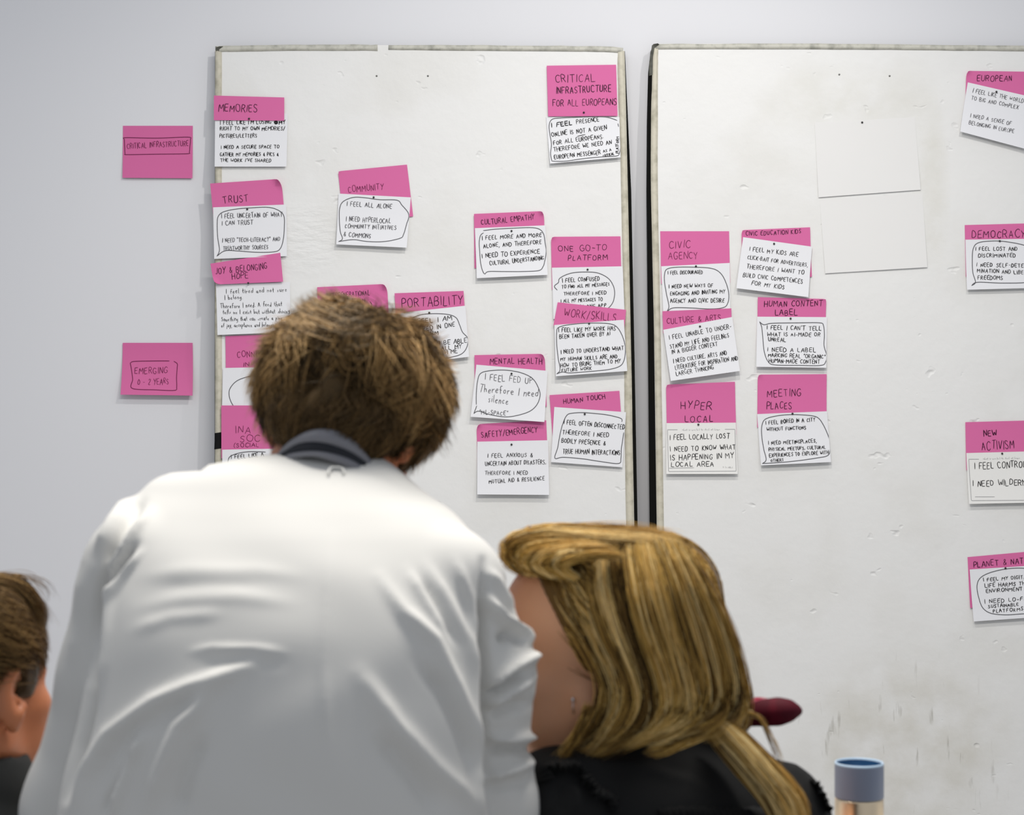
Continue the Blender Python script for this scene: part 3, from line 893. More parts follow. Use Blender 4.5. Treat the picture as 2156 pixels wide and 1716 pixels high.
# --- right board, left part
pink('pink sticky note headed CIVIC AGENCY at the left edge of the right board', [(1390, 487), (1535, 487), (1537, 596), (1392, 598)], [('CIVIC', 1409, 523, 1453, 522, 16), ('AGENCY', 1407, 546, 1469, 545, 16)], ink='ink_on_pink', w=1.5)
card('white card with bubble about feeling discouraged, under CIVIC AGENCY', [(1392, 561), (1536, 554), (1537, 653), (1396, 660)],
     [('I FEEL DISCOURAGED', 1406, 578, 1479, 577, 8), ('I NEED NEW WAYS OF', 1408, 607, 1500, 605, 8), ('ENGAGING AND INVITING MY', 1411, 623, 1526, 618, 8.5), ('AGENCY AND CIVIC DESIRE', 1411, 638, 1524, 637, 9)], lift=0.003,
     bubble=[[(1403, 657), (1408, 646), (1403, 620), (1399, 595), (1399, 578), (1404, 567), (1425, 563), (1465, 563), (1500, 566), (1518, 577), (1529, 598), (1534, 620), (1532, 638), (1523, 648), (1495, 651), (1455, 649), (1416, 649), (1404, 658)]])
pink('pink sticky note headed CULTURE & ARTS between two white cards', [(1394, 656), (1539, 650), (1540, 690), (1396, 702)], [('CULTURE & ARTS', 1404, 682, 1517, 675, 12.5)], off=0.0075, lift=0.0008, top=0.003, w=1.6, ink='ink_on_pink')
card('tilted white card without a bubble about culture, arts and literature', [(1396, 695), (1541, 668), (1556, 782), (1411, 803)],
     [('I FEEL UNABLE TO UNDER-', 1409, 716, 1539, 692, 10), ('STAND MY LIFE AND FEELINGS', 1411, 735, 1534, 711, 10), ('IN A BIGGER CONTEXT', 1414, 746, 1510, 729, 9.5), ('I NEED CULTURE, ARTS AND', 1417, 765, 1529, 748, 9.5), ('LITERATURE FOR INSPIRATION AND', 1421, 779, 1552, 759, 10), ('LARGER THINKING', 1423, 792, 1501, 778, 9.5)], off=0.0095, lift=0.011, w=1.6)
pink('pink sticky note headed CIVIC EDUCATION KIDS, partly under a tilted card', [(1561, 485), (1705, 479), (1709, 583), (1562, 590)], [('CIVIC EDUCATION KIDS', 1570, 497, 1686, 492, 9.5)], curl={'TL': 0.008}, top=0.004, w=1.6)
card('tilted white card without a bubble about my kids being click-bait', [(1564, 500), (1709, 520), (1700, 627), (1549, 608)],
     [('I FEEL MY KIDS ARE', 1577, 529, 1679, 541, 9.5), ('CLICK-BAIT FOR ADVERTISERS,', 1573, 546, 1699, 563, 8.5), ('THEREFORE I WANT TO', 1571, 566, 1691, 579, 9.5), ('BUILD CIVIC COMPETENCES', 1563, 584, 1688, 598, 9.5), ('FOR MY KIDS', 1581, 601, 1649, 611, 9.5)], off=0.0068, lift=0.01, w=1.6)
pink('pink sticky note headed HUMAN CONTENT LABEL', [(1595, 626), (1739, 630), (1737, 738), (1594, 740)], [('HUMAN CONTENT', 1609, 646, 1731, 645, 13), ('LABEL', 1632, 665, 1678, 664, 13)], curl={'TR': 0.008}, top=0.005, w=1.8)
card('white card with bubble about what is AI-made or unreal, under HUMAN CONTENT LABEL', [(1594, 667), (1741, 668), (1738, 775), (1591, 773)],
     [("I FEEL I CAN'T TELL", 1614, 694, 1728, 696, 9.5), ('WHAT IS AI-MADE OR', 1615, 708, 1726, 709, 8.5), ('UNREAL', 1617, 719, 1653, 720, 8.5), ('I NEED A LABEL', 1615, 741, 1716, 742, 9.5), ('MARKING REAL "ORGANIC"', 1616, 752, 1736, 756, 8.5), ('HUMAN-MADE CONTENT', 1618, 764, 1724, 767, 9)], lift=0.01,
     bubble=[[(1599, 678), (1608, 684), (1625, 681), (1680, 680), (1725, 680), (1733, 685), (1735, 705), (1734, 728), (1739, 748), (1737, 762), (1727, 770), (1680, 770), (1630, 769), (1616, 762), (1608, 740), (1605, 705), (1603, 688), (1599, 678)]])
pink('pink sticky note headed HYPER LOCAL, low in the left column of the right board', [(1402, 810), (1547, 804), (1550, 915), (1404, 917)], [('HYPER', 1434, 860, 1497, 862, 17), ('LOCAL', 1442, 889, 1501, 888, 15)], curl={'TL': 0.008}, top=0.004, w=1.8)
card('white card with thin printed frame reading I FEEL LOCALLY LOST', [(1403, 891), (1549, 890), (1552, 998), (1402, 998)],
     [('I FEEL LOCALLY LOST', 1410, 927, 1535, 923, 11.5), ('I NEED TO KNOW WHAT', 1411, 951, 1548, 946, 11), ('IS HAPPENING IN MY', 1411, 969, 1544, 965, 12), ('LOCAL AREA', 1413, 983, 1502, 982, 10.5)], color='card_cream', w=1.7,
     frame=([[(1426, 905), (1405, 905), (1407, 993), (1549, 992), (1547, 904), (1526, 904)], [(1408, 986), (1460, 985)]], [('what is needed to feel at home', 1436, 907, 1515, 906, 4), ('to be filled', 1521, 985, 1541, 986, 3)]))
pink('pink sticky note headed MEETING PLACES', [(1595, 789), (1740, 788), (1740, 898), (1594, 900)], [('MEETING', 1615, 836, 1685, 834, 16), ('PLACES', 1614, 861, 1666, 861, 15)], curl={'TL': 0.009}, top=0.004, w=1.7)
card('white card with bubble about being bored in a city, under MEETING PLACES', [(1594, 872), (1741, 866), (1748, 973), (1601, 980)],
     [('I FEEL BORED IN A CITY', 1612, 894, 1716, 887, 8.5), ('WITHOUT FUNCTIONS', 1614, 908, 1696, 904, 7.5), ('I NEED MEETINGPLACES,', 1617, 937, 1718, 932, 8), ('PHYSICAL MEETUPS, CULTURAL', 1618, 950, 1737, 945, 7.5), ('EXPERIENCES TO EXPLORE WITH', 1619, 963, 1743, 956, 8), ('OTHERS', 1622, 973, 1648, 971, 6.5)], lift=0.01,
     bubble=[[(1604, 976), (1612, 968), (1607, 945), (1603, 915), (1604, 895), (1612, 882), (1640, 875), (1670, 873), (1705, 875), (1722, 880), (1733, 895), (1742, 915), (1747, 932), (1746, 950), (1740, 960), (1715, 965), (1680, 970), (1640, 974), (1604, 976)]])

# --- right board, right column, cut by the photo edge
pink('pink sticky note headed EUROPEAN at the top right of the right board', [(2034, 150), (2181, 152), (2180, 262), (2031, 260)], [('EUROPEAN', 2056, 171, 2130, 172, 13)], curl={'TL': 0.012}, top=0.004, w=1.6)
card('tilted white card about a sense of belonging in Europe, under EUROPEAN', [(2037, 174), (2185, 208), (2165, 318), (2019, 279)],
     [('I FEEL LIKE THE WORLD', 2047, 195, 2153, 217, 9), ('TO BIG AND COMPLEX', 2044, 210, 2142, 231, 9), ('I NEED A SENSE OF', 2041, 248, 2127, 265, 8.5), ('BELONGING IN EUROPE', 2038, 263, 2132, 282, 8.5)], w=1.5, ink='ink_grey', lift=0.011)
pink('pink sticky note headed DEMOCRACY', [(2031, 474), (2180, 470), (2182, 580), (2033, 583)], [('DEMOCRACY', 2046, 501, 2158, 500, 16)], w=1.7)
card('white card with bubble about being lost and discriminated, under DEMOCRACY', [(2032, 505), (2182, 503), (2184, 607), (2034, 611)],
     [('I FEEL LOST AND', 2053, 528, 2141, 528, 8.5), ('DISCRIMINATED', 2059, 542, 2137, 542, 8.5), ('I NEED SELF-DETER-', 2055, 562, 2166, 564, 8.5), ('MINATION AND LIBERAL', 2056, 574, 2172, 579, 8.5), ('FREEDOMS', 2057, 589, 2109, 590, 9)], lift=0.008,
     bubble=[[(2044, 602), (2052, 595), (2047, 575), (2046, 550), (2048, 525), (2058, 512), (2085, 508), (2115, 509), (2156, 517), (2175, 530), (2177, 575), (2165, 594), (2110, 597), (2057, 595), (2044, 602)]])
pink('pink sticky note headed NEW ACTIVISM', [(2032, 889), (2180, 885), (2182, 985), (2034, 990)], [('NEW', 2071, 919, 2098, 917, 13, 1.3), ('ACTIVISM', 2067, 948, 2135, 944, 19)], w=1.6, top=0.002)
card('white card with thin printed frame reading I FEEL CONTROLLED, under NEW ACTIVISM', [(2034, 954), (2182, 950), (2183, 1058), (2038, 1061)],
     [('I FEEL CONTROLLED', 2051, 988, 2184, 982, 14), ('I NEED WILDERNESS', 2047, 1024, 2184, 1021, 12.5)], color='card_cream', w=1.8,
     frame=([[(2060, 967), (2039, 967), (2043, 1054), (2180, 1053)], [(2051, 1046), (2092, 1046)]], [('what is needed to feel at home', 2069, 968, 2146, 966, 4)]))
pink('pink sticky note headed PLANET & NATURE, lowest on the right board', [(2037, 1173), (2180, 1160), (2184, 1270), (2042, 1280)], [('PLANET & NATURE', 2050, 1195, 2182, 1184, 13)], w=1.7)
card('white card with bubble about lo-fi sustainable platforms, under PLANET & NATURE', [(2041, 1199), (2185, 1190), (2190, 1298), (2048, 1308)],
     [('I FEEL MY DIGITAL', 2070, 1224, 2166, 1217, 7.5), ('LIFE HARMS THE', 2073, 1237, 2164, 1231, 8.5), ('ENVIRONMENT', 2075, 1248, 2151, 1243, 8), ('I NEED LO-FI', 2072, 1270, 2155, 1264, 8.5), ('SUSTAINABLE', 2079, 1280, 2143, 1275, 7), ('PLATFORMS', 2089, 1290, 2152, 1285, 8)], lift=0.008,
     bubble=[[(2170, 1197), (2140, 1196), (2110, 1199), (2080, 1207), (2062, 1218), (2056, 1235), (2060, 1260), (2068, 1280), (2085, 1291), (2115, 1294), (2150, 1292), (2175, 1290)]])
note('paper_sheet', 'blank white sheet pinned on the right board, upper of two', [(1715, 258), (1926, 247), (1938, 400), (1723, 416)], [], off=0.0008, lift=0.0025, color='sheet_white', group='blank sheets on the right board')
note('paper_sheet', 'blank white sheet on the right board, directly below the pinned blank one', [(1726, 421), (1942, 407), (1952, 563), (1737, 576)], [], off=0.0006, lift=0.003, color='sheet_white', group='blank sheets on the right board')

for px, py, what in ((525, 251, 'at the foot of the pink MEMORIES note'), (521, 441, 'in the card under TRUST'), (524, 598, 'in the card under JOY & BELONGING'), (787, 416, 'in the card under COMMUNITY'),
                     (904, 659, 'in the card under PORTABILITY'), (1077, 487, 'in the card under CULTURAL EMPATHY'), (1229, 238, 'in the note reading FOR ALL EUROPEANS'), (1237, 568, 'in the card under ONE GO-TO PLATFORM'),
                     (1240, 682, 'in the card under WORK/SKILLS'), (1077, 787, 'in the card under MENTAL HEALTH'), (1077, 936, 'in the card under SAFETY/EMERGENCY'), (1231, 872, 'in the card under HUMAN TOUCH'),
                     (1465, 561, 'in the card under CIVIC AGENCY'), (1473, 688, 'in the card under CULTURE & ARTS'), (1629, 514, 'in the card under CIVIC EDUCATION KIDS'), (1664, 671, 'in the card under HUMAN CONTENT LABEL'),
                     (1470, 894, 'in the card under HYPER LOCAL'), (1668, 871, 'in the card under MEETING PLACES'), (2097, 194, 'in the card under EUROPEAN'), (2104, 508, 'in the card under DEMOCRACY'),
                     (2109, 955, 'in the card under NEW ACTIVISM'), (2116, 1196, 'in the card under PLANET & NATURE'), (1815, 258, 'in the upper blank sheet')):
    pin(px, py, 'black pin head ' + what)

# ------------------------------------------------------------------ signed-distance modelling for bodies and clothes


def smin(a, b, k):
    h = np.maximum(k - np.abs(a - b), 0) / k
    return np.minimum(a, b) - h * h * k * 0.25


def smax(a, b, k):
    return -smin(-a, -b, k)


def s_cone(P, a, b, ra, rb):
    a = np.asarray(a, float); b = np.asarray(b, float)
    ab = b - a
    t = np.clip(((P - a) @ ab) / (ab @ ab + 1e-12), 0, 1)
    return np.linalg.norm(P - a - t[:, None] * ab, axis=1) - (ra + (rb - ra) * t)


def s_ell(P, c, r, R=None):
    q = P - np.asarray(c, float)
    if R is not None:
        q = q @ R
    r = np.asarray(r, float)
    k0 = np.linalg.norm(q / r, axis=1)
    k1 = np.linalg.norm(q / (r * r), axis=1) + 1e-9
    return np.where(k0 < 1e-4, -r.min(), k0 * (k0 - 1) / k1)


def s_chain(P, pts, rads, k=0.012):
    d = None
    for i in range(len(pts) - 1):
        e = s_cone(P, pts[i], pts[i + 1], rads[i], rads[i + 1])
        d = e if d is None else smin(d, e, k)
    return d


def surface(f, lo, hi, h):
    """surface nets over a sparse grid"""
    lo = np.asarray(lo, float); hi = np.asarray(hi, float)
    B = 8
    nb = np.ceil((hi - lo) / (h * B)).astype(int)
    n = nb * B
    bc = np.stack(np.meshgrid(*[np.arange(m) for m in nb], indexing='ij'), -1).reshape(-1, 3)
    cen = lo + (bc + 0.5) * B * h
    fc = f(cen)
    F = np.ones((*(n),), np.float32)
    F4 = F.reshape(nb[0], B, nb[1], B, nb[2], B)
    F4[...] = fc.reshape(nb)[:, None, :, None, :, None]
    near = np.abs(fc) < B * h * 0.87 * 1.7 + 0.015
    off = np.stack(np.meshgrid(*[np.arange(B)] * 3, indexing='ij'), -1).reshape(-1, 3)
    nbk = bc[near]
    for s in range(0, len(nbk), 400):
        blk = nbk[s:s + 400]
        idx = (blk[:, None] * B + off[None]).reshape(-1, 3)
        F[idx[:, 0], idx[:, 1], idx[:, 2]] = f(lo + idx * h)
    sg = F < 0
    mixd = np.zeros(tuple(n - 1), bool)
    c0 = sg[:-1, :-1, :-1]
    for dx in (0, 1):
        for dy in (0, 1):
            for dz in (0, 1):
                if dx + dy + dz:
                    mixd |= c0 != sg[dx:n[0] - 1 + dx, dy:n[1] - 1 + dy, dz:n[2] - 1 + dz]
    ci = np.argwhere(mixd)
    cid = np.full(tuple(n - 1), -1, np.int32)
    cid[ci[:, 0], ci[:, 1], ci[:, 2]] = np.arange(len(ci))
    cor = np.array([[x, y, z] for x in (0, 1) for y in (0, 1) for z in (0, 1)])
    val = np.stack([F[ci[:, 0] + c[0], ci[:, 1] + c[1], ci[:, 2] + c[2]] for c in cor], 1).astype(float)
    acc = np.zeros((len(ci), 3)); cnt = np.zeros(len(ci))
    for i in range(8):
        for j in range(i + 1, 8):
            if np.abs(cor[i] - cor[j]).sum() != 1:
                continue
            a, b = val[:, i], val[:, j]
            cr = (a < 0) != (b < 0)
            t = np.where(cr, a / np.where(cr, a - b, 1), 0)
            acc += np.where(cr[:, None], cor[i] + t[:, None] * (cor[j] - cor[i]), 0)
            cnt += cr
    V = lo + (ci + acc / cnt[:, None]) * h
    Q = []
    for ax in range(3):
        o1, o2 = (ax + 1) % 3, (ax + 2) % 3
        sl0 = [slice(None)] * 3; sl1 = [slice(None)] * 3
        sl0[ax] = slice(0, -1); sl1[ax] = slice(1, None)
        e = np.argwhere(sg[tuple(sl0)] != sg[tuple(sl1)])
        e = e[(e[:, o1] > 0) & (e[:, o2] > 0) & (e[:, o1] < n[o1] - 1) & (e[:, o2] < n[o2] - 1) & (e[:, ax] < n[ax] - 1)]
        inside = sg[e[:, 0], e[:, 1], e[:, 2]]
        u1 = np.zeros(3, int); u1[o1] = 1
        u2 = np.zeros(3, int); u2[o2] = 1
        g = lambda p: cid[p[:, 0], p[:, 1], p[:, 2]]
        q = np.stack([g(e - u1 - u2), g(e - u2), g(e), g(e - u1)], 1)
        q[~inside] = q[~inside][:, ::-1]
        Q.append(q)
    Q = np.concatenate(Q)
    return V, Q[(Q >= 0).all(1)]


def hit(f, px, py, d0=1.3, d1=3.4):
    """where the camera ray through a pixel meets the surface f (None when it misses)"""
    d = d0
    for _ in range(160):
        s = float(f(U(px, py, d)[None])[0])
        if s < 0.0006:
            return U(px, py, d)
        d += max(s * 0.6, 0.0008)
        if d > d1:
            return None
    return None


def pixels(V):
    d = V[:, 1] - CAM_Y
    return np.stack([CX + V[:, 0] / d * FPX, CY - (V[:, 2] - ZC) / d * FPX], -1), d


def normals_of(V, Q):
    n = np.cross(V[Q[:, 2]] - V[Q[:, 0]], V[Q[:, 3]] - V[Q[:, 1]])
    N = np.zeros_like(V)
    for k in range(4):
        np.add.at(N, Q[:, k], n)
    return N / (np.linalg.norm(N, axis=1)[:, None] + 1e-12)


def seg_dist(p, line):
    line = np.asarray(line, float)
    best = np.full(len(p), 1e9)
    fade = np.ones(len(p))
    L = np.r_[0, np.cumsum(np.hypot(*np.diff(line, axis=0).T))]
    for i in range(len(line) - 1):
        a, b = line[i], line[i + 1]
        ab = b - a
        t = np.clip(((p - a) @ ab) / (ab @ ab), 0, 1)
        d = np.hypot(*(p - a - t[:, None] * ab).T)
        s = (L[i] + t * (L[i + 1] - L[i])) / L[-1]
        fade = np.where(d < best, np.minimum(1, np.minimum(s, 1 - s) * 4 + 0.15), fade)
        best = np.minimum(best, d)
    return best, fade


def rotm(fwd, up=(0, 0, 1), roll=0.0):
    """columns: right, forward, up"""
    f = np.asarray(fwd, float); f /= np.linalg.norm(f)
    r = np.cross(f, np.asarray(up, float)); r /= np.linalg.norm(r)
    u = np.cross(r, f)
    c, s = math.cos(roll), math.sin(roll)
    r2, u2 = r * c + u * s, u * c - r * s
    return np.stack([r2, f, u2], 1)


# ------------------------------------------------------------------ head, hand, body


def head_sdf(P, o, R, hs=1.0, ear_y=0.0):
    """right = +x, face = +y, up = +z in the head's own frame; o between the ears"""
    q = (P - o) @ R / hs
    ax = q.copy(); ax[:, 0] = np.abs(ax[:, 0])
    d = s_ell(q, (0, -0.014, 0.036), (0.076, 0.097, 0.088))
    d = smin(d, s_ell(q, (0, 0.034, -0.036), (0.060, 0.060, 0.080)), 0.03)
    d = smin(d, s_ell(q, (0, 0.066, -0.096), (0.026, 0.024, 0.022)), 0.03)          # chin
    d = smin(d, s_cone(ax, (0.052, 0.0, -0.055), (0.022, 0.062, -0.098), 0.017, 0.015), 0.03)   # jaw line
    d = smin(d, s_ell(ax, (0.046, 0.060, -0.016), (0.022, 0.022, 0.020)), 0.028)    # cheekbone
    d = smin(d, s_ell(ax, (0.036, 0.062, -0.055), (0.026, 0.026, 0.030)), 0.02)     # cheek
    d = smin(d, s_cone(ax, (0.0, 0.084, 0.026), (0.046, 0.066, 0.026), 0.011, 0.010), 0.02)     # brow
    d = smax(d, -s_ell(ax, (0.033, 0.098, 0.008), (0.019, 0.018, 0.013)), 0.016)    # eye socket
    d = smin(d, s_ell(ax, (0.033, 0.072, 0.006), (0.0145, 0.0145, 0.0125)), 0.004)  # lid over the eye
    d = smin(d, s_chain(q, [(0, 0.086, 0.016), (0, 0.102, -0.012), (0, 0.112, -0.030)], [0.008, 0.009, 0.012], 0.01), 0.012)
    d = smin(d, s_ell(ax, (0.012, 0.099, -0.034), (0.009, 0.010, 0.008)), 0.010)
    d = smin(d, s_cone(ax, (0.0, 0.094, -0.058), (0.018, 0.084, -0.060), 0.0065, 0.004), 0.008)  # upper lip
    d = smin(d, s_cone(ax, (0.0, 0.092, -0.068), (0.016, 0.084, -0.066), 0.0065, 0.004), 0.008)  # lower lip
    # ears
    er = q.copy(); er[:, 0] = np.abs(er[:, 0]); er[:, 1] -= ear_y
    a = 0.42
    Re = np.array([[math.cos(a), -math.sin(a), 0], [math.sin(a), math.cos(a), 0], [0, 0, 1]]).T
    ear = s_ell(er, (0.084, -0.016, 0.000), (0.008, 0.020, 0.033), Re)
    ear = smax(ear, -s_ell(er, (0.091, -0.010, 0.006), (0.008, 0.011, 0.020), Re), 0.006)
    ear = smin(ear, s_ell(er, (0.079, -0.006, -0.030), (0.007, 0.009, 0.010)), 0.01)
    d = smin(d, ear, 0.006)
    return d * hs


def hand_sdf(P, wrist, direction, palm_n, size=1.0, curl=0.35, thumb_side=1):
    f = np.asarray(direction, float); f /= np.linalg.norm(f)
    n = np.asarray(palm_n, float); n -= f * (n @ f); n /= np.linalg.norm(n)
    s = np.cross(f, n) * thumb_side
    w = np.asarray(wrist, float)
    R = np.stack([s, f, n], 1)
    d = s_ell(P, w + f * 0.048 * size, np.array([0.041, 0.056, 0.016]) * size, R)
    d = smin(d, s_cone(P, w - f * 0.02, w + f * 0.02, 0.026 * size, 0.026 * size), 0.02)
    for i, (o, L) in enumerate(((0.029, 0.072), (0.0095, 0.082), (-0.0105, 0.076), (-0.029, 0.060))):
        base = w + (f * 0.086 + s * o) * size
        c1, c2, c3 = curl * 0.6, curl * 1.5, curl * 2.2
        p = [base]
        for k, (c, seg) in enumerate(((c1, 0.45), (c2, 0.31), (c3, 0.24))):
            dirn = f * math.cos(c) + n * math.sin(c) + s * o * 1.6
            p.append(p[-1] + dirn / np.linalg.norm(dirn) * L * seg * size)
        d = smin(d, s_chain(P, p, np.array([0.0095, 0.0088, 0.008, 0.0068]) * size, 0.003), 0.006)
    b = w + (f * 0.022 + s * 0.028) * size
    p = [b, b + (f * 0.026 + s * 0.024 + n * 0.008) * size, b + (f * 0.054 + s * 0.034 + n * 0.016) * size, b + (f * 0.076 + s * 0.034 + n * 0.022) * size]
    d = smin(d, s_chain(P, p, np.array([0.016, 0.012, 0.0098, 0.0075]) * size, 0.006), 0.010)
    return d


class Figure:
    """joints in world space; gives the body, and clothes as swollen regions of it"""

    def __init__(s, **k):
        s.hs = 1.0
        s.ear_y = 0.0
        s.__dict__.update({a: (np.asarray(b, float) if not isinstance(b, (dict, float, int)) else b) for a, b in k.items()})

    def torso(s, P, g=0.0):
        up = s.neck - s.pelvis
        mid = (s.neck + s.pelvis) / 2
        R = rotm(s.front, up)
        up = up / np.linalg.norm(up)
        side = s.shL - s.shR
        side = side / np.linalg.norm(side)
        f = np.cross(up, side); f /= np.linalg.norm(f)
        R = np.stack([side, f, up], 1)
        w = s.w
        H = np.linalg.norm(s.neck - s.pelvis)
        d = s_ell(P, s.pelvis + up * H * 0.68, (0.165 * w + g, 0.115 * w + g, H * 0.33 + g), R)
        d = smin(d, s_ell(P, s.pelvis + up * H * 0.36, (0.145 * w + g, 0.11 * w + g, H * 0.30 + g), R), 0.05)
        d = smin(d, s_ell(P, s.pelvis + up * H * 0.05, (0.165 * w + g, 0.12 * w + g, 0.12 + g), R), 0.05)
        d = smin(d, s_cone(P, s.shL * 0.93 + s.shR * 0.07, s.shR * 0.93 + s.shL * 0.07, 0.055 + g, 0.055 + g), 0.05)
        d = smin(d, s_cone(P, s.neck - up * 0.02, (s.shL + s.shR) / 2, 0.055 + g, 0.06 + g), 0.06)
        return d

    def arms(s, P, g=0.0, hand=True):
        d = None
        for k in 'LR':
            sh, el, wr = getattr(s, 'sh' + k), getattr(s, 'el' + k), getattr(s, 'wr' + k)
            e = s_chain(P, [sh, el, wr], [0.050 * s.w + g, 0.041 * s.w + g, 0.029 + g], 0.02)
            d = e if d is None else np.minimum(d, e)
        return d

    def legs(s, P, g=0.0):
        d = None
        for k in 'LR':
            hp, kn, an = getattr(s, 'hip' + k), getattr(s, 'kn' + k), getattr(s, 'an' + k)
            e = s_chain(P, [hp, kn, an], [0.085 * s.w + g, 0.058 + g, 0.042 + g], 0.02)
            e = smin(e, s_cone(P, kn * 0.75 + an * 0.25, kn * 0.45 + an * 0.55, 0.056 + g, 0.048 + g), 0.02)
            d = e if d is None else np.minimum(d, e)
        return d

    def body(s, P):
        d = head_sdf(P, s.head, s.R, s.hs, s.ear_y)
        nb = s.head + s.R @ np.array([0, -0.022, -0.05]) * s.hs
        d = smin(d, s_cone(P, nb, s.neck, 0.054 * s.nw, 0.060 * s.nw), 0.025)
        d = smin(d, s.torso(P, -0.012), 0.05)
        d = smin(d, s.arms(P, -0.003), 0.03)
        d = smin(d, s.legs(P, -0.004), 0.03)
        for k in 'LR':
            h = getattr(s, 'hand' + k)
            d = smin(d, hand_sdf(P, getattr(s, 'wr' + k), h['dir'], h['n'], h.get('size', 1.0), h.get('curl', 0.3), h.get('side', 1)), 0.012)
            an = getattr(s, 'an' + k)
            ft = getattr(s, 'ft' + k)
            d = smin(d, s_chain(P, [an - np.array([0, 0, 0.03]), an + ft * 0.10 - np.array([0, 0, 0.055]), an + ft * 0.17 - np.array([0, 0, 0.062])], [0.034, 0.028, 0.018], 0.02), 0.02)
        return d

    def shoe(s, P, k):
        an, ft = getattr(s, 'an' + k), getattr(s, 'ft' + k)
        z = np.array([0, 0, 1.0])
        d = s_chain(P, [an - z * 0.02 - ft * 0.015, an - z * 0.045, an + ft * 0.11 - z * 0.05, an + ft * 0.19 - z * 0.058], [0.050, 0.052, 0.046, 0.034], 0.02)
        return smax(d, (0.004 - P[:, 2]), 0.004)

    def bounds(s, pad=0.16):
        pts = np.array([v for k, v in s.__dict__.items() if isinstance(v, np.ndarray) and v.shape == (3,) and k not in ('front',) and not k.startswith('ft')])
        lo, hi = pts.min(0) - pad, pts.max(0) + pad
        lo[2] = min(lo[2], 0.0) if lo[2] < 0.2 else lo[2]
        return np.maximum(lo, [-9, -9, -0.03]), hi


def face_features(fig, parent, m='eye_white'):
    for sx in (-1, 1):
        c = fig.head + fig.R @ np.array([sx * 0.033, 0.0800, 0.006]) * fig.hs
        v, f = lathe([(0.0001, -0.0105), (0.006, -0.0086), (0.0098, -0.0038), (0.0105, 0), (0.0098, 0.0038), (0.006, 0.0086), (0.0001, 0.0105)], c, 14)
        mesh('eye', v, f, m, parent)


def dress(fig, root, skin, h=0.0045, trousers='trousers_dark', shoes='shoe_leather', lo_pad=0.17):
    lo, hi = fig.bounds(lo_pad)
    v, q = surface(fig.body, lo, hi, h)
    mesh('body', v, q, skin, root)
    face_features(fig, root)
    hz = fig.pelvis[2] + 0.10

    def tr(P):
        d = smin(fig.legs(P, 0.010), s_ell(P, fig.pelvis, (0.178 * fig.w, 0.135 * fig.w, 0.13)), 0.05)
        return smax(d, P[:, 2] - hz, 0.005)
    v, q = surface(tr, lo, np.array([hi[0], hi[1], hz + 0.05]), 0.008)
    mesh('trousers', v, q, trousers, root)
    for k in 'LR':
        an = getattr(fig, 'an' + k)
        v, q = surface(lambda P: fig.shoe(P, k), an - 0.28, an + 0.28, 0.006)
        mesh('shoe', v, q, shoes, root)



# ------------------------------------------------------------------ hair that lies over a rounded head


def scalp_hair(rad, cen, head, R, keep, whorl, n_clump, per, length, lift, sweep, curl, seed, K=8, spread=0.012, down=0.0):
    """strands over an ellipsoid (head frame); returns (N, K, 3) world paths and a tint per strand
    keep(n) masks clump roots by unit direction; sweep(n) gives an extra tangent direction (head frame)"""
    g = np.random.default_rng(seed)
    n = g.normal(size=(n_clump * 4, 3)); n /= np.linalg.norm(n, axis=1)[:, None]
    n = n[keep(n)][:n_clump]
    m = len(n)
    w = np.asarray(whorl, float); w /= np.linalg.norm(w)
    cl_len = length * g.uniform(0.6, 1.25, m)
    cl_lift = lift * g.uniform(0.2, 1.3, m)
    cl_dir = g.normal(0, 0.42, (m, 3))
    cl_curl = g.normal(0, curl, m)
    cl_tint = np.clip(g.normal(0.42, 0.22, m), 0, 1)
    N = m * per
    ci = np.repeat(np.arange(m), per)
    root = n[ci] + g.normal(0, spread / rad[0], (N, 3)) * 1.6
    root /= np.linalg.norm(root, axis=1)[:, None]
    tip_pull = g.uniform(0.3, 0.9, N)
    P = np.empty((N, K, 3))
    u = root.copy()
    step = (cl_len[ci] * g.uniform(0.75, 1.15, N) / (K - 1))[:, None]
    down_l = R.T @ np.array([0, 0, -1.0])
    for k in range(K):
        t = k / (K - 1)
        h = 0.002 + cl_lift[ci] * t ** 1.3 + g.normal(0, 0.0006, N)
        P[:, k] = cen + u * (np.asarray(rad) + h[:, None])
        d = (u - w) - ((u - w) * u).sum(1)[:, None] * u
        d /= np.linalg.norm(d, axis=1)[:, None] + 1e-9
        d = d + cl_dir[ci] * 0.8 + sweep(u) + down * down_l
        side = np.cross(u, d)
        d = d + side * (cl_curl[ci] * t * 2.2)[:, None]
        d -= (d * u).sum(1)[:, None] * u
        d /= np.linalg.norm(d, axis=1)[:, None] + 1e-9
        u = u + d * step / np.asarray(rad)
        # members of a clump draw together towards their tips
        mean = np.zeros((m, 3)); np.add.at(mean, ci, u); mean /= per
        u = u + (mean[ci] - u) * (0.16 * tip_pull * t)[:, None]
        u /= np.linalg.norm(u, axis=1)[:, None]
    W = head + P @ R.T
    tint = np.clip(cl_tint[ci] + g.normal(0, 0.13, N), 0, 1)
    return W, tint


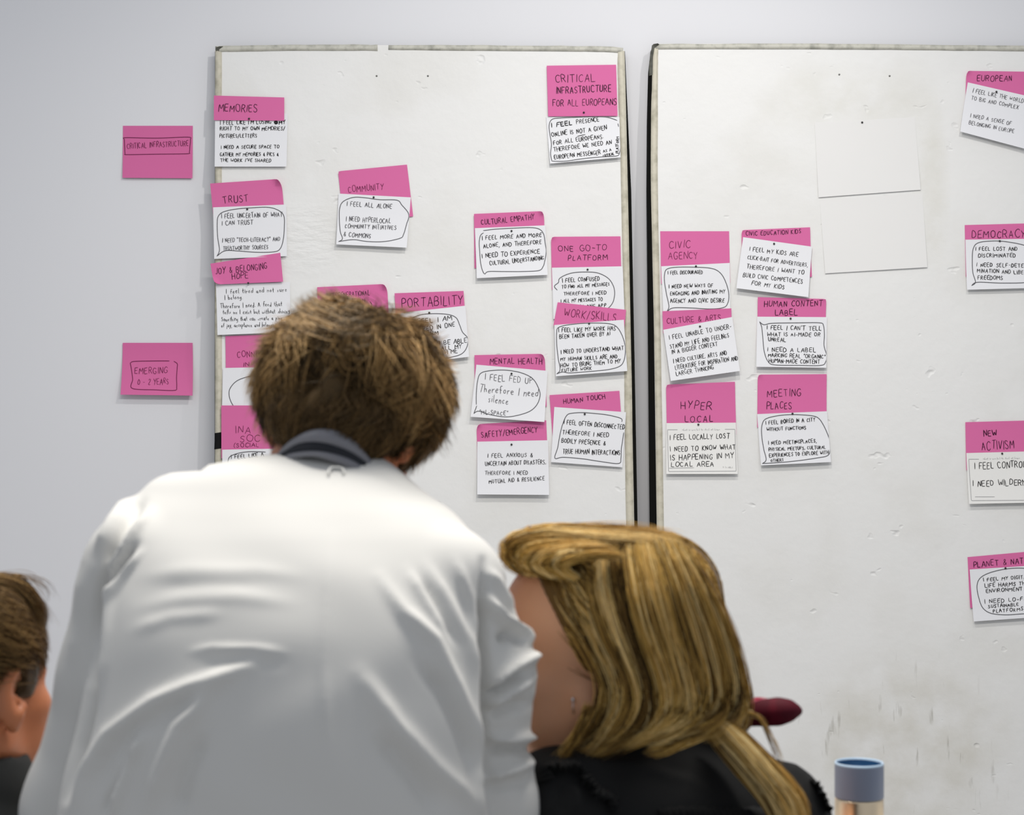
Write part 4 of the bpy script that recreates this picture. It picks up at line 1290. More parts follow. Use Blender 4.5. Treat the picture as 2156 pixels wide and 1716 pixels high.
# ------------------------------------------------------------------ the standing man in the cardigan
man_head = U(728, 905, 2.23)
man_R = rotm((0.06, math.cos(math.radians(40)), -math.sin(math.radians(40))), roll=-0.16)
man = Figure(head=man_head, R=man_R, neck=U(695, 1010, 2.19), pelvis=np.array([-0.26, -3.50, 0.90]), front=np.array([0, 1.0, -0.2]),
             shL=U(300, 1205, 2.07), shR=U(938, 1240, 2.07), elL=U(160, 1700, 2.10), elR=U(1016, 1700, 2.09),
             wrL=np.array([-0.44, -3.16, 0.79]), wrR=np.array([-0.07, -3.16, 0.79]),
             hipL=np.array([-0.35, -3.50, 0.87]), hipR=np.array([-0.17, -3.50, 0.87]), knL=np.array([-0.37, -3.47, 0.47]), knR=np.array([-0.15, -3.45, 0.47]),
             anL=np.array([-0.37, -3.58, 0.082]), anR=np.array([-0.14, -3.56, 0.082]), ftL=np.array([-0.1, 1.0, 0]), ftR=np.array([0.12, 1.0, 0]),
             handL={'dir': np.array([0.25, 1, -0.12]), 'n': np.array([0, 0.0, -1.0]), 'curl': 0.12, 'side': 1},
             handR={'dir': np.array([-0.2, 1, -0.12]), 'n': np.array([0, 0.0, -1.0]), 'curl': 0.12, 'side': -1}, w=1.0, nw=1.0)
for k in 'LR':
    getattr(man, 'wr' + k)[2] = 0.775

mr = thing('person', 'person seen from behind, bent forward, brown tousled hair, pale cream cardigan', 'person', (-0.26, -3.5, 0.0))
dress(man, mr, 'skin_ruddy')

ROWS = np.array([  # row, left, right, distance of the back, half depth
    [946, 640, 730, 2.130, 0.030], [966, 520, 800, 2.108, 0.050], [996, 350, 846, 2.080, 0.070], [1040, 290, 900, 2.050, 0.086], [1080, 245, 955, 2.022, 0.100],
    [1130, 220, 995, 1.990, 0.115], [1200, 208, 1014, 1.955, 0.128], [1300, 203, 1020, 1.922, 0.136], [1400, 190, 1020, 1.902, 0.140], [1500, 168, 1018, 1.888, 0.145],
    [1600, 146, 1023, 1.880, 0.150], [1716, 126, 1034, 1.874, 0.150], [1800, 118, 1040, 1.872, 0.150], [2000, 118, 1040, 1.880, 0.150]], float)
rr = catmull(ROWS, 160)
dc = rr[:, 3] + rr[:, 4]
lz = ZC - (rr[:, 0] - CY) * dc / FPX
o_ = np.argsort(lz)
LZ, LX0, LX1, LB, LD = lz[o_], ((rr[:, 1] - CX) * dc / FPX)[o_], ((rr[:, 2] - CX) * dc / FPX)[o_], rr[:, 4][o_], dc[o_]


def cardigan(P):
    z = P[:, 2]
    x0, x1, b, yc = np.interp(z, LZ, LX0), np.interp(z, LZ, LX1), np.interp(z, LZ, LB), np.interp(z, LZ, LD) + CAM_Y
    a = (x1 - x0) / 2
    X, Y = np.abs((P[:, 0] - (x0 + x1) / 2) / a), np.abs((P[:, 1] - yc) / b)
    r = (X ** 2.3 + Y ** 2.3) ** (1 / 2.3)
    d = (r - 1) * np.minimum(a, b) * 0.9
    d = smax(d, z - LZ[-1], 0.01)
    d = smax(d, 0.83 - z, 0.01)
    arms = None
    for sh, el, wr, rm, mx in ((man.shL, man.elL, man.wrL, 0.056, 0.0), (man.shR, man.elR, man.wrR, 0.064, 0.012)):
        w0 = el + (wr - el) * 0.93
        e = s_chain(P, [sh, sh * 0.6 + el * 0.4 + np.array([mx, 0, 0]), el, w0], [0.068, rm, 0.055, 0.042], 0.03)
        e = smax(e, (P - w0) @ ((wr - el) / np.linalg.norm(wr - el)), 0.006)
        arms = e if arms is None else np.minimum(arms, e)
    return smin(d, arms, 0.010)


lo = np.array([-0.68, -3.75, 0.74]); hi = np.array([0.16, -2.98, 1.40])
v, q = surface(cardigan, lo, hi, 0.0042)
N_ = normals_of(v, q)
px_, d_ = pixels(v)
vis = np.clip((-N_[:, 1] + 0.45) * 2.0, 0, 1) * (v[:, 1] < -3.25)
FOLDS = [  # pixel polyline, height in mm, half width in px
    ([(800, 1215), (850, 1290), (914, 1349), (957, 1440), (1000, 1560), (1030, 1715)], 9, 15), ([(880, 1390), (930, 1450), (975, 1545), (1008, 1640)], -11, 15),
    ([(760, 1420), (834, 1526), (910, 1610), (968, 1661), (1022, 1716)], 9, 20), ([(790, 1540), (870, 1630), (930, 1716)], -10, 22),
    ([(560, 1385), (484, 1419), (400, 1445), (323, 1478), (226, 1548), (172, 1634), (150, 1716)], 8, 15), ([(470, 1460), (380, 1490), (290, 1535), (225, 1600), (190, 1700)], -6, 18),
    ([(470, 1420), (430, 1470), (376, 1532), (333, 1634), (310, 1720)], 11, 17), ([(430, 1540), (390, 1630), (370, 1720)], -9, 18),
    ([(301, 1540), (265, 1610), (237, 1720)], 11, 12), ([(282, 1560), (250, 1640), (215, 1720)], -9, 10),
    ([(400, 1372), (447, 1364), (538, 1366), (600, 1375)], 2.6, 8), ([(420, 1395), (500, 1390), (600, 1400)], -2, 14), ([(300, 1215), (400, 1202), (538, 1200), (640, 1215)], 1.8, 16),
    ([(290, 1280), (380, 1262), (500, 1256), (620, 1270)], 1.8, 16), ([(280, 1330), (360, 1300), (470, 1290)], 2, 14), ([(330, 1240), (440, 1230), (560, 1232)], -1.2, 14),
    ([(300, 1055), (262, 1105), (215, 1180)], -13, 10), ([(318, 1075), (280, 1122), (236, 1190), (212, 1240)], 8, 8), ([(290, 1140), (252, 1190), (222, 1240)], -10, 7), ([(300, 1160), (262, 1205), (225, 1270)], 6, 7), ([(278, 1045), (235, 1100), (200, 1160)], 8, 9),
    ([(226, 1160), (212, 1230), (206, 1300), (203, 1370), (192, 1450), (176, 1520), (158, 1600), (140, 1680)], -26, 11), ([(246, 1180), (232, 1250), (226, 1330), (218, 1400), (200, 1480)], 7, 10), ([(178, 1190), (165, 1290), (150, 1400)], 4, 14),
    ([(700, 1130), (690, 1230), (680, 1400), (690, 1600)], 2, 12), ([(860, 1200), (905, 1280), (940, 1340)], 5, 12), ([(900, 1190), (945, 1270), (985, 1350), (1005, 1430)], 5, 11), ([(960, 1180), (990, 1260), (1005, 1350)], 5, 10),
    ([(885, 1210), (925, 1290), (965, 1360)], -5, 10),
    ([(1020, 1250), (1053, 1300), (1095, 1330), (1139, 1366)], 15, 10), ([(1050, 1350), (1075, 1330), (1110, 1352)], -14, 11), ([(1030, 1450), (1067, 1415), (1105, 1392), (1140, 1372)], 13, 10), ([(1022, 1470), (1060, 1445), (1105, 1412)], -14, 9),
    ([(1025, 1488), (1065, 1462), (1122, 1425)], 12, 9), ([(1028, 1510), (1075, 1492), (1120, 1478)], -11, 11), ([(1022, 1553), (1070, 1556), (1132, 1552)], 12, 8), ([(1024, 1582), (1080, 1576), (1130, 1574)], -12, 11), ([(1018, 1638), (1060, 1626), (1125, 1602)], 12, 10), ([(1018, 1660), (1070, 1652), (1125, 1645)], -6, 11),
    ([(1018, 1180), (1018, 1300), (1020, 1420), (1016, 1540), (1022, 1650), (1032, 1716)], -20, 9), ([(990, 1300), (998, 1420), (996, 1540), (1004, 1650), (1012, 1716)], 5, 10), ([(1025, 1200), (1050, 1225), (1080, 1280)], 5, 9), ([(1062, 1215), (1085, 1250), (1105, 1290)], -4, 8),
]
disp = np.zeros(len(v))
for line, amp, wid in FOLDS:
    dist, fade = seg_dist(px_, line)
    disp += amp * 0.001 * np.exp(-(dist / wid) ** 2) * fade
soft = 0.0016 * np.sin(px_[:, 0] * 0.021 + 1.3 * np.sin(px_[:, 1] * 0.013)) * np.sin(px_[:, 1] * 0.017 + 0.8)
v = v + N_ * ((disp * 1.0 + soft) * vis)[:, None]
cg = mesh('cardigan', v, q, 'sweater_knit', mr)
cg['label'] = 'pale cream fine knit cardigan'


def px_strip(name, up, low, m, parent, thick=0.004, out=0.0, cx=695.0, w=128.0, dmid=2.172, bulge=0.066):
    n = 40
    a, b = catmull(up, n), catmull(low, n)

    def lift3(p, extra):
        t = np.clip(1 - ((p[:, 0] - cx) / w) ** 2, 0, 1)
        d = dmid - bulge * np.sqrt(t) - extra
        return np.stack([U(x, y, k) for x, y, k in zip(p[:, 0], p[:, 1], d)])
    A, B = lift3(a, out), lift3(b, out + 0.002)
    mid = lift3((a + b) / 2, out + 0.0045)
    rows = [A, mid, B]
    nrm = np.array([0, 1.0, 0.15]); nrm /= np.linalg.norm(nrm)
    V = np.concatenate(rows + [r + nrm * thick for r in rows[::-1]])
    R_ = 6
    F = []
    for j in range(R_):
        j2 = (j + 1) % R_
        for i in range(n - 1):
            F.append((j * n + i, j2 * n + i, j2 * n + i + 1, j * n + i + 1))
    F.append(tuple(j * n for j in range(R_)))
    F.append(tuple(j * n + n - 1 for j in range(R_ - 1, -1, -1)))
    return mesh(name, V, F, m, parent)


col = px_strip('shirt_collar', [(572, 985), (580, 962), (595, 942), (622, 921), (656, 906), (698, 905), (740, 920), (764, 946), (795, 988), (818, 1015)],
               [(570, 1000), (585, 966), (600, 952), (630, 938), (670, 936), (712, 946), (754, 966), (796, 1000), (822, 1030)], 'collar_grey', mr)
col['label'] = 'grey stand-up collar'
col = px_strip('inner_collar', [(574, 992), (590, 958), (603, 948), (630, 933), (670, 931), (712, 941), (754, 961), (798, 996), (820, 1020)],
               [(576, 1002), (592, 970), (607, 957), (656, 953), (698, 958), (740, 972), (768, 989), (804, 1010), (826, 1036)], 'collar_navy', mr, out=0.003)
col['label'] = 'navy collar band'
col = px_strip('inner_collar', [(576, 998), (596, 966), (610, 955), (656, 949), (698, 954), (740, 968), (768, 985), (806, 1006), (826, 1030)],
               [(580, 1004), (598, 976), (620, 966), (660, 962), (700, 972), (740, 988), (774, 1001), (812, 1018), (830, 1040)], 'collar_grey', mr, out=0.006)
tg = [hit(cardigan, x, y) for x, y in ((692, 1000), (693, 992), (699, 987), (708, 986), (717, 987), (723, 991), (724, 999))]
tg = catmull(np.array(tg) + np.array([0, -0.0016, 0.0012]), 20)
v, f = tube(tg, 0.0013, 6)
mesh('neck_tag', v, f, 'tag_white', mr)['label'] = 'small pale loop at the cardigan neckline'

# hair
HR, HC = np.array([0.103, 0.104, 0.090]), np.array([0.004, -0.030, 0.036])


def man_hair_mass(P):
    q = (P - man_head) @ man_R
    n = (q - HC)
    th = 0.0065 * np.sin(62 * q[:, 0] + 1.7 * np.sin(48 * q[:, 2])) * np.sin(58 * q[:, 2] + 1.2 * np.sin(55 * q[:, 1]) + 0.5) + 0.003 * np.sin(120 * q[:, 0] + 3 * np.sin(70 * q[:, 1])) * np.sin(110 * q[:, 2] + 1)
    d = s_ell(q, HC, HR) - th
    d = smin(d, s_ell(q, (0.006, -0.060, -0.036), (0.070, 0.045, 0.048)) - th, 0.03)
    d = smax(d, -s_ell(q, (0, 0.105, -0.045), (0.088, 0.085, 0.115)), 0.01)
    d = smax(d, -s_ell(q, (-0.090, -0.002, -0.058), (0.055, 0.062, 0.052)), 0.008)
    d = smax(d, -s_ell(q, (0.092, 0.006, -0.062), (0.050, 0.056, 0.044)), 0.008)
    return smax(d, -(q[:, 2] + 0.080), 0.012)


v, q = surface(man_hair_mass, man_head - 0.2, man_head + 0.2, 0.004)
hair = mesh('hair', v, q, 'hair_brown', mr, tint=np.clip(0.22 + 0.1 * np.sin(v[:, 0] * 90) * np.sin(v[:, 2] * 80), 0, 1))
hair['label'] = 'tousled brown hair'


def keep_m(n):
    face = (n[:, 1] > 0.35) & (n[:, 2] < 0.25)
    low = (n[:, 2] < -0.95) | ((n[:, 2] < -0.45) & (np.abs(n[:, 0]) > 0.45) & (n[:, 1] > -0.45))
    return ~(face | low)


def sweep_m(u):
    s = np.zeros_like(u)
    s[:, 0] = np.sign(u[:, 0]) * 0.35
    s[:, 2] = -0.25
    return s


def sweep_flow(u):
    """left of the parting the locks run left and down, right of it right and down"""
    s = np.zeros_like(u)
    side = np.where(u[:, 0] < 0.12, -1.0, 1.0)
    s[:, 0] = side * 0.75
    s[:, 2] = -0.35
    s[:, 1] = np.where(u[:, 2] > 0.5, 0.5, 0.0)
    return s


W, T = scalp_hair(HR, HC, man_head, man_R, keep_m, (0.22, -0.55, 0.80), 300, 34, 0.072, 0.016, sweep_flow, 0.75, 3, K=10, spread=0.013, down=0.2)
# top light and the shade below it painted into the strand tint by height
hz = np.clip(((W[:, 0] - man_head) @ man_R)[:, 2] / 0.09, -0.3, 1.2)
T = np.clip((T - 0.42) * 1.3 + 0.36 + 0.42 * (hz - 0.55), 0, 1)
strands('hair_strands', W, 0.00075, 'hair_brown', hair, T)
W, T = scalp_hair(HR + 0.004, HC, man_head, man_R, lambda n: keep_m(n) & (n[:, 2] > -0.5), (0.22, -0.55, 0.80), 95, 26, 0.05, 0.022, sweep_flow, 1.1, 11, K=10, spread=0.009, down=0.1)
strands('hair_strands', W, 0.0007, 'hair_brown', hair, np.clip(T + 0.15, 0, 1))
# darker locks that follow the nape
W2, T2 = scalp_hair(np.array([0.074, 0.049, 0.050]), np.array([0.006, -0.060, -0.034]), man_head, man_R, lambda n: (n[:, 1] < 0.2), (0.1, -0.5, 0.9), 90, 22, 0.055, 0.008, lambda u: np.array([0, 0, -0.5]) + 0 * u, 0.5, 5, spread=0.010)
strands('hair_strands', W2, 0.00065, 'hair_brown', hair, T2 * 0.6)

# ------------------------------------------------------------------ the seated woman with long blonde hair


def sheet_hair(guides, n, K, jitter, rad_jit, seed, droop=0.0, clumps=40):
    """strands flowing between neighbouring guide curves (each a list of (px, py, d)); clumped across the sheet"""
    g = np.random.default_rng(seed)
    G = np.stack([catmull(np.stack([U(*p) for p in gd]), K) for gd in guides])      # (m, K, 3)
    m = len(G)
    cu = np.sort(g.uniform(0, m - 1, clumps))
    ct = np.clip(g.normal(0.5, 0.31, clumps), 0, 1)
    cw = g.normal(0, 1, (clumps, 3, 2))
    u = g.uniform(0, m - 1, n)
    ci = np.abs(u[:, None] - cu[None]).argmin(1)
    t = np.linspace(0, 1, K)
    pull = (0.1 + 0.5 * t)[None] * g.uniform(0.2, 1.0, n)[:, None]
    uu = u[:, None] * (1 - pull) + cu[ci][:, None] * pull
    i = np.clip(np.floor(uu).astype(int), 0, m - 2)
    f = (uu - i)[..., None]
    kk = np.arange(K)[None].repeat(n, 0)
    P = G[i, kk] * (1 - f) + G[i + 1, kk] * f
    wob = np.sin(t[None, :, None] * 5.0 + cw[ci][:, None, :, 0] * 3) * cw[ci][:, None, :, 1] * jitter * 1.2 * t[None, :, None]
    P = P + wob + g.normal(0, jitter * 0.55, (n, 1, 3)) + np.cumsum(g.normal(0, rad_jit, (n, K, 3)), axis=1)
    # strands start and end at different places along the guide
    s0 = g.uniform(0, 0.10, n); s1 = g.uniform(0.86, 1.0, n)
    ts = s0[:, None] + (s1 - s0)[:, None] * t[None]
    x = ts * (K - 1)
    j = np.clip(np.floor(x).astype(int), 0, K - 2)
    w = (x - j)[..., None]
    r = np.arange(n)[:, None]
    P = P[r, j] * (1 - w) + P[r, j + 1] * w
    return P, np.clip(ct[ci] + g.normal(0, 0.2, n), 0, 1)


w_head = U(1226, 1374, 2.22)
w_R = rotm((-math.cos(math.radians(13)), math.sin(math.radians(13)), -0.30), roll=0.02)
woman = Figure(head=w_head, R=w_R, neck=U(1318, 1605, 2.24), pelvis=np.array([0.26, -3.34, 0.52]), front=np.array([-0.57, 0.82, -0.1]),
               shL=U(1166, 1704, 2.14), shR=U(1636, 1735, 2.30), elL=np.array([0.06, -3.22, 0.76]), elR=np.array([0.36, -3.00, 0.78]),
               wrL=np.array([0.14, -2.97, 0.755]), wrR=np.array([0.28, -2.84, 0.755]),
               hipL=np.array([0.17, -3.34, 0.50]), hipR=np.array([0.34, -3.28, 0.50]), knL=np.array([0.08, -2.94, 0.50]), knR=np.array([0.24, -2.88, 0.50]),
               anL=np.array([0.10, -2.92, 0.082]), anR=np.array([0.26, -2.86, 0.082]), ftL=np.array([-0.3, 0.95, 0]), ftR=np.array([-0.2, 0.98, 0]),
               handL={'dir': np.array([0.5, 1, -0.1]), 'n': np.array([0, 0.0, -1.0]), 'curl': 0.25, 'side': 1, 'size': 0.9},
               handR={'dir': np.array([-0.8, 0.7, -0.1]), 'n': np.array([0, 0.0, -1.0]), 'curl': 0.25, 'side': -1, 'size': 0.9}, w=0.93, nw=0.88, hs=1.03, ear_y=-0.032)
wr = thing('person', 'person in profile with long blonde hair, black ruffled top and red bandana', 'person', (0.26, -3.34, 0.0))
dress(woman, wr, 'skin_warm')


def blouse(P):
    d = woman.torso(P, 0.010)
    for sh, el in ((woman.shL, woman.elL), (woman.shR, woman.elR)):
        e = s_cone(P, sh, sh * 0.45 + el * 0.55, 0.066, 0.070)
        d = smin(d, e, 0.03)
        d = smax(d, (P - (sh * 0.5 + el * 0.5)) @ ((el - sh) / np.linalg.norm(el - sh)) - 0.0, 0.004) if False else d
    d = smax(d, -(s_ell(P, woman.neck + np.array([-0.03, 0.03, 0.035]), (0.075, 0.075, 0.06))), 0.01)
    return smax(d, 0.49 - P[:, 2], 0.01)


v, q = surface(blouse, np.array([-0.12, -3.62, 0.46]), np.array([0.60, -2.82, 1.12]), 0.005)
N_ = normals_of(v, q)
px_, d_ = pixels(v)
dw = np.zeros(len(v))
for line, amp, wid in [([(1130, 1612), (1225, 1608), (1330, 1612), (1450, 1640), (1540, 1690)], 5, 14), ([(1150, 1640), (1150, 1716)], 4, 8), ([(1180, 1640), (1184, 1716)], -4, 8), ([(1215, 1650), (1225, 1716)], 4, 9),
                       ([(1380, 1600), (1480, 1650), (1540, 1680)], -4, 18), ([(1650, 1600), (1700, 1640), (1740, 1700)], 4, 12)]:
    dist, fade = seg_dist(px_, line)
    dw += amp * 0.001 * np.exp(-(dist / wid) ** 2) * fade
v = v + N_ * (dw * (v[:, 1] < -3.15))[:, None]
bm_ = mesh('blouse', v, q, 'top_black', wr)
bm_['label'] = 'black top with ruffled seams'


def ruffle(px_line, name, amp=0.006, wide=0.016, freq=26):
    """a gathered frill standing along a line on the blouse"""
    p = catmull(np.asarray(px_line, float), 120)
    pts = []
    for x, y in p:
        h = hit(blouse, x, y)
        if h is not None:
            pts.append(h)
    if len(pts) < 10:
        return
    pts = np.array(pts)
    pts = catmull(pts[::4], 160)
    T = np.gradient(pts, axis=0); T /= np.linalg.norm(T, axis=1)[:, None]
    eps = 1e-3
    nn = np.stack([(blouse(pts + e) - blouse(pts - e)) for e in np.eye(3) * eps], 1)
    nn /= np.linalg.norm(nn, axis=1)[:, None]
    S = np.cross(T, nn)
    s = np.linspace(0, 1, len(pts))
    wob = np.sin(s * freq * 2 * math.pi + 1.2 * np.sin(s * 17))
    rows = []
    for k, (o, h) in enumerate(((-0.3, -0.003), (0.0, 0.006), (0.5, 0.010), (1.0, 0.012))):
        rows.append(pts + nn * (h + amp * wob * max(o, 0.1))[:, None] + S * (wide * o * (1 + 0.2 * np.sin(s * 61)))[:, None])
    n = len(pts)
    V = np.concatenate(rows + [r - nn * 0.0022 for r in rows[::-1]])
    F = []
    for j in range(8):
        j2 = (j + 1) % 8
        for i in range(n - 1):
            F.append((j * n + i, j * n + i + 1, j2 * n + i + 1, j2 * n + i))
    mesh(name, V, F, 'top_black', wr)


ruffle([(1136, 1650), (1140, 1622), (1165, 1611), (1200, 1610), (1225, 1616), (1242, 1640), (1262, 1662), (1290, 1676), (1304, 1712)], 'ruffle')
ruffle([(1385, 1709), (1440, 1704), (1500, 1705), (1560, 1706), (1640, 1704)], 'ruffle', freq=20)
ruffle([(1700, 1648), (1716, 1662), (1728, 1684), (1740, 1712)], 'ruffle', amp=0.004, wide=0.010, freq=7)


# bandana round the neck: band, knot and two tails
nk = woman.neck * 0.62 + w_head * 0.38
ring = []
for a in np.linspace(0, 2 * math.pi, 48, endpoint=False):
    ring.append(U(1392, 1545, 2.350) + np.array([0.072 * math.cos(a), 0.070 * math.sin(a), 0.012 * math.cos(a) - 0.004 * math.sin(a)]))
ring = np.array(ring)
V, F = [], []
for i, c in enumerate(ring):
    out = c - U(1392, 1545, 2.350); out[2] = 0; out /= np.linalg.norm(out)
    for k in range(8):
        b = 2 * math.pi * k / 8
        V.append(c + out * 0.008 * math.cos(b) + np.array([0, 0, 1.0]) * (0.017 + 0.003 * math.sin(i * 0.9)) * math.sin(b))
for i in range(48):
    for k in range(8):
        F.append((i * 8 + k, i * 8 + (k + 1) % 8, ((i + 1) % 48) * 8 + (k + 1) % 8, ((i + 1) % 48) * 8 + k))
band = mesh('bandana', V, F, 'bandana_print', wr)
band['label'] = 'dark red printed bandana tied at the nape'


def leaf(name, spine, widths, normal, cup, m, thick=0.0022):
    """a cupped, pointed tail of cloth"""
    P = catmull(spine, 18)
    wd = np.interp(np.linspace(0, 1, 18), np.linspace(0, 1, len(widths)), widths)
    T = np.gradient(P, axis=0); T /= np.linalg.norm(T, axis=1)[:, None]
    nn = np.asarray(normal, float); nn /= np.linalg.norm(nn)
    S = np.cross(T, nn); S /= np.linalg.norm(S, axis=1)[:, None]
    J = 9
    rows = []
    for s in np.linspace(-1, 1, J):
        rows.append(P + S * (wd * s)[:, None] + nn * (cup * wd * (1 - s * s))[:, None])
    top = np.stack(rows)
    V = np.concatenate([top.reshape(-1, 3), (top - nn * thick).reshape(-1, 3)])
    n = 18
    F = []
    m_ = J * n
    for j in range(J - 1):
        for i in range(n - 1):
            a = (j * n + i, j * n + i + 1, (j + 1) * n + i + 1, (j + 1) * n + i)
            F.append(a)
            F.append(tuple(x + m_ for x in a[::-1]))
    for i in range(n - 1):
        F.append((i, m_ + i, m_ + i + 1, i + 1))
        k = (J - 1) * n
        F.append((k + i, k + i + 1, m_ + k + i + 1, m_ + k + i))
    return mesh(name, V, F, m, band)


leaf('bandana_tail', [U(1556, 1520, 2.320), U(1600, 1503, 2.315), U(1640, 1498, 2.310), U(1668, 1496, 2.310), U(1689, 1497, 2.315)], [0.006, 0.016, 0.0175, 0.013, 0.0025], (0.1, -1, 0.25), 0.5, 'bandana_red')
leaf('bandana_tail', [U(1545, 1528, 2.340), U(1572, 1503, 2.340), U(1598, 1486, 2.345), U(1622, 1478, 2.350)], [0.005, 0.012, 0.012, 0.004], (0.2, -1, 0.5), 0.4, 'bandana_print')
v, f = tube(catmull([U(1535, 1535, 2.330), U(1552, 1525, 2.315), U(1570, 1518, 2.320), U(1580, 1514, 2.325)], 14), np.array([0.006, 0.009, 0.011, 0.012, 0.012, 0.012, 0.012, 0.011, 0.011, 0.010, 0.009, 0.008, 0.007, 0.005]), 10)
mesh('bandana_knot', v, f, 'bandana_red', band)

# earring
e0 = hit(woman.body, 1206, 1468) + np.array([0.0, -0.004, 0.0])
v, f = tube([e0, e0 + np.array([0, 0, -0.010]), e0 + np.array([0.001, 0, -0.018])], 0.0008, 6)
v2, f2 = lathe([(0.0001, 0.0028), (0.0020, 0.0018), (0.0027, 0), (0.0020, -0.0018), (0.0001, -0.0028)], e0 + np.array([0, 0, -0.002]), 10)
v, f = merge([(v, f), (v2, f2)])
mesh('earring', v, f, 'silver', wr)


# hair: an inner mass, then locks over it
def woman_hair_mass(P):
    q = (P - w_head) @ w_R
    d = s_ell(q, (0, -0.020, 0.040), (0.084, 0.104, 0.090))
    d = smax(d, -s_ell(q, (0, 0.078, 0.022), (0.12, 0.106, 0.110)), 0.012)
    fall = s_cone(P, U(1380, 1260, 2.330), U(1420, 1450, 2.330), 0.082, 0.070)
    fall = smin(fall, s_cone(P, U(1420, 1440, 2.320), U(1420, 1500, 2.320), 0.066, 0.050), 0.03)
    d = smin(d, fall, 0.03)
    roll = s_cone(P, U(1108, 1170, 2.300), U(1118, 1170, 2.430), 0.017, 0.015)
    roll = smin(roll, s_cone(P, U(1130, 1158, 2.320), U(1290, 1190, 2.340), 0.020, 0.045), 0.02)
    roll = smin(roll, s_cone(P, U(1130, 1158, 2.410), U(1290, 1190, 2.400), 0.018, 0.045), 0.02)
    d = smin(d, roll, 0.02)
    # bring the mass in from the side of the face
    return d


v, q = surface(woman_hair_mass, np.array([-0.03, -3.50, 0.96]), np.array([0.36, -3.08, 1.28]), 0.004)
wh = mesh('hair', v, q, 'hair_blonde', wr, tint=0.10 + 0 * v[:, 0])
wh['label'] = 'long blonde hair, swept back from the forehead'


def push(P, gap=0.003):
    """keep strands outside the inner mass"""
    sh_ = P.shape
    Q_ = P.reshape(-1, 3).copy()
    d = woman_hair_mass(Q_)
    near = d < gap
    A = Q_[near]
    if len(A):
        e_ = 0.002
        g = np.stack([woman_hair_mass(A + o) - woman_hair_mass(A - o) for o in np.eye(3) * e_], 1)
        g /= np.linalg.norm(g, axis=1)[:, None] + 1e-9
        Q_[near] = A + g * (gap - d[near])[:, None] * 0.95
    return Q_.reshape(sh_)


def dn(px, py, base=2.22):
    """distance of the outer hair layer at a pixel, bulging towards the camera"""
    r2 = ((px - 1370) / 215.0) ** 2 + (max(0.0, 1290 - py) / 190.0) ** 2
    return base - 0.116 * math.sqrt(max(0.0, 1 - min(r2, 1.0))) + 0.004


def gl(*pts):
    return [(x, y, dn(x, y)) for x, y in pts]


SIDE = [gl((1196, 1214), (1188, 1262), (1212, 1330), (1252, 1400), (1270, 1452), (1252, 1512), (1204, 1578), (1150, 1618)),
        gl((1225, 1190), (1222, 1255), (1248, 1335), (1285, 1410), (1296, 1470), (1266, 1540), (1215, 1590), (1170, 1616)),
        gl((1265, 1160), (1262, 1235), (1288, 1330), (1326, 1420), (1338, 1485), (1308, 1542), (1270, 1570), (1240, 1584)),
        gl((1320, 1140), (1328, 1230), (1358, 1340), (1392, 1430), (1397, 1490), (1362, 1538), (1318, 1560), (1290, 1568)),
        gl((1370, 1134), (1398, 1230), (1428, 1340), (1453, 1440), (1450, 1496), (1414, 1529), (1372, 1547), (1345, 1555)),
        gl((1408, 1137), (1450, 1222), (1486, 1330), (1511, 1430), (1508, 1486), (1476, 1520), (1440, 1537), (1415, 1544)),
        gl((1428, 1145), (1478, 1232), (1518, 1330), (1545, 1425), (1550, 1478), (1532, 1512), (1506, 1529), (1488, 1536)),
        gl((1438, 1152), (1492, 1242), (1532, 1332), (1560, 1430), (1565, 1485), (1553, 1535), (1535, 1560), (1525, 1570))]
P1, T1 = sheet_hair(SIDE, 4800, 14, 0.0042, 0.0008, 21, clumps=95)
strands('hair_lock', push(P1), 0.00052, 'hair_blonde', wh, np.clip(T1 - 0.02, 0, 1))
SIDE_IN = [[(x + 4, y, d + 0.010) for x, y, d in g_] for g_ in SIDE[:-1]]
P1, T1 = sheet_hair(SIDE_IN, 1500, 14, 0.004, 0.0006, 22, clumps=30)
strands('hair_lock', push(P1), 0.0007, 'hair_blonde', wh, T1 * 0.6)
# over the crown, from the hairline to the back, and down the far side
CW, CT = scalp_hair(np.array([0.086, 0.106, 0.092]), np.array([0, -0.020, 0.040]), w_head, w_R, lambda n: (n[:, 2] > 0.05) & (n[:, 1] < np.where(n[:, 2] > 0.85, 0.35, -0.15)) & ((n[:, 0] > -0.75) | (n[:, 1] < -0.2)), (-0.05, 0.85, 0.52), 230, 26, 0.15, 0.004, lambda u: np.array([0, -0.9, 0]) + 0 * u, 0.06, 41, K=14, spread=0.009, down=0.35)
strands('hair_lock', push(CW, 0.004), 0.00062, 'hair_blonde', wh, np.clip(CT + 0.08, 0, 1))
CW, CT = scalp_hair(np.array([0.088, 0.108, 0.093]), np.array([0, -0.022, 0.040]), w_head, w_R, lambda n: (n[:, 2] > -0.3) & (n[:, 1] < -0.15), (0.0, 0.45, 0.9), 230, 24, 0.13, 0.004, lambda u: np.array([0, -0.3, 0]) + 0 * u, 0.08, 43, K=12, spread=0.009, down=0.7)
strands('hair_lock', push(CW, 0.004), 0.0006, 'hair_blonde', wh, CT)
FAR = [[(x, y, 2 * 2.235 - d) for x, y, d in g_] for g_ in SIDE]
P1, T1 = sheet_hair(FAR, 1400, 12, 0.004, 0.0006, 42, clumps=30)
strands('hair_lock', push(P1), 0.00075, 'hair_blonde', wh, T1)
# far side and back
BACK = [[(x, y, 2.22 + 0.02 * k) for x, y, _ in SIDE[-1]] for k in range(5)]
P1, T1 = sheet_hair(BACK, 900, 14, 0.004, 0.0006, 23, clumps=20)
strands('hair_lock', push(P1), 0.0007, 'hair_blonde', wh, T1)
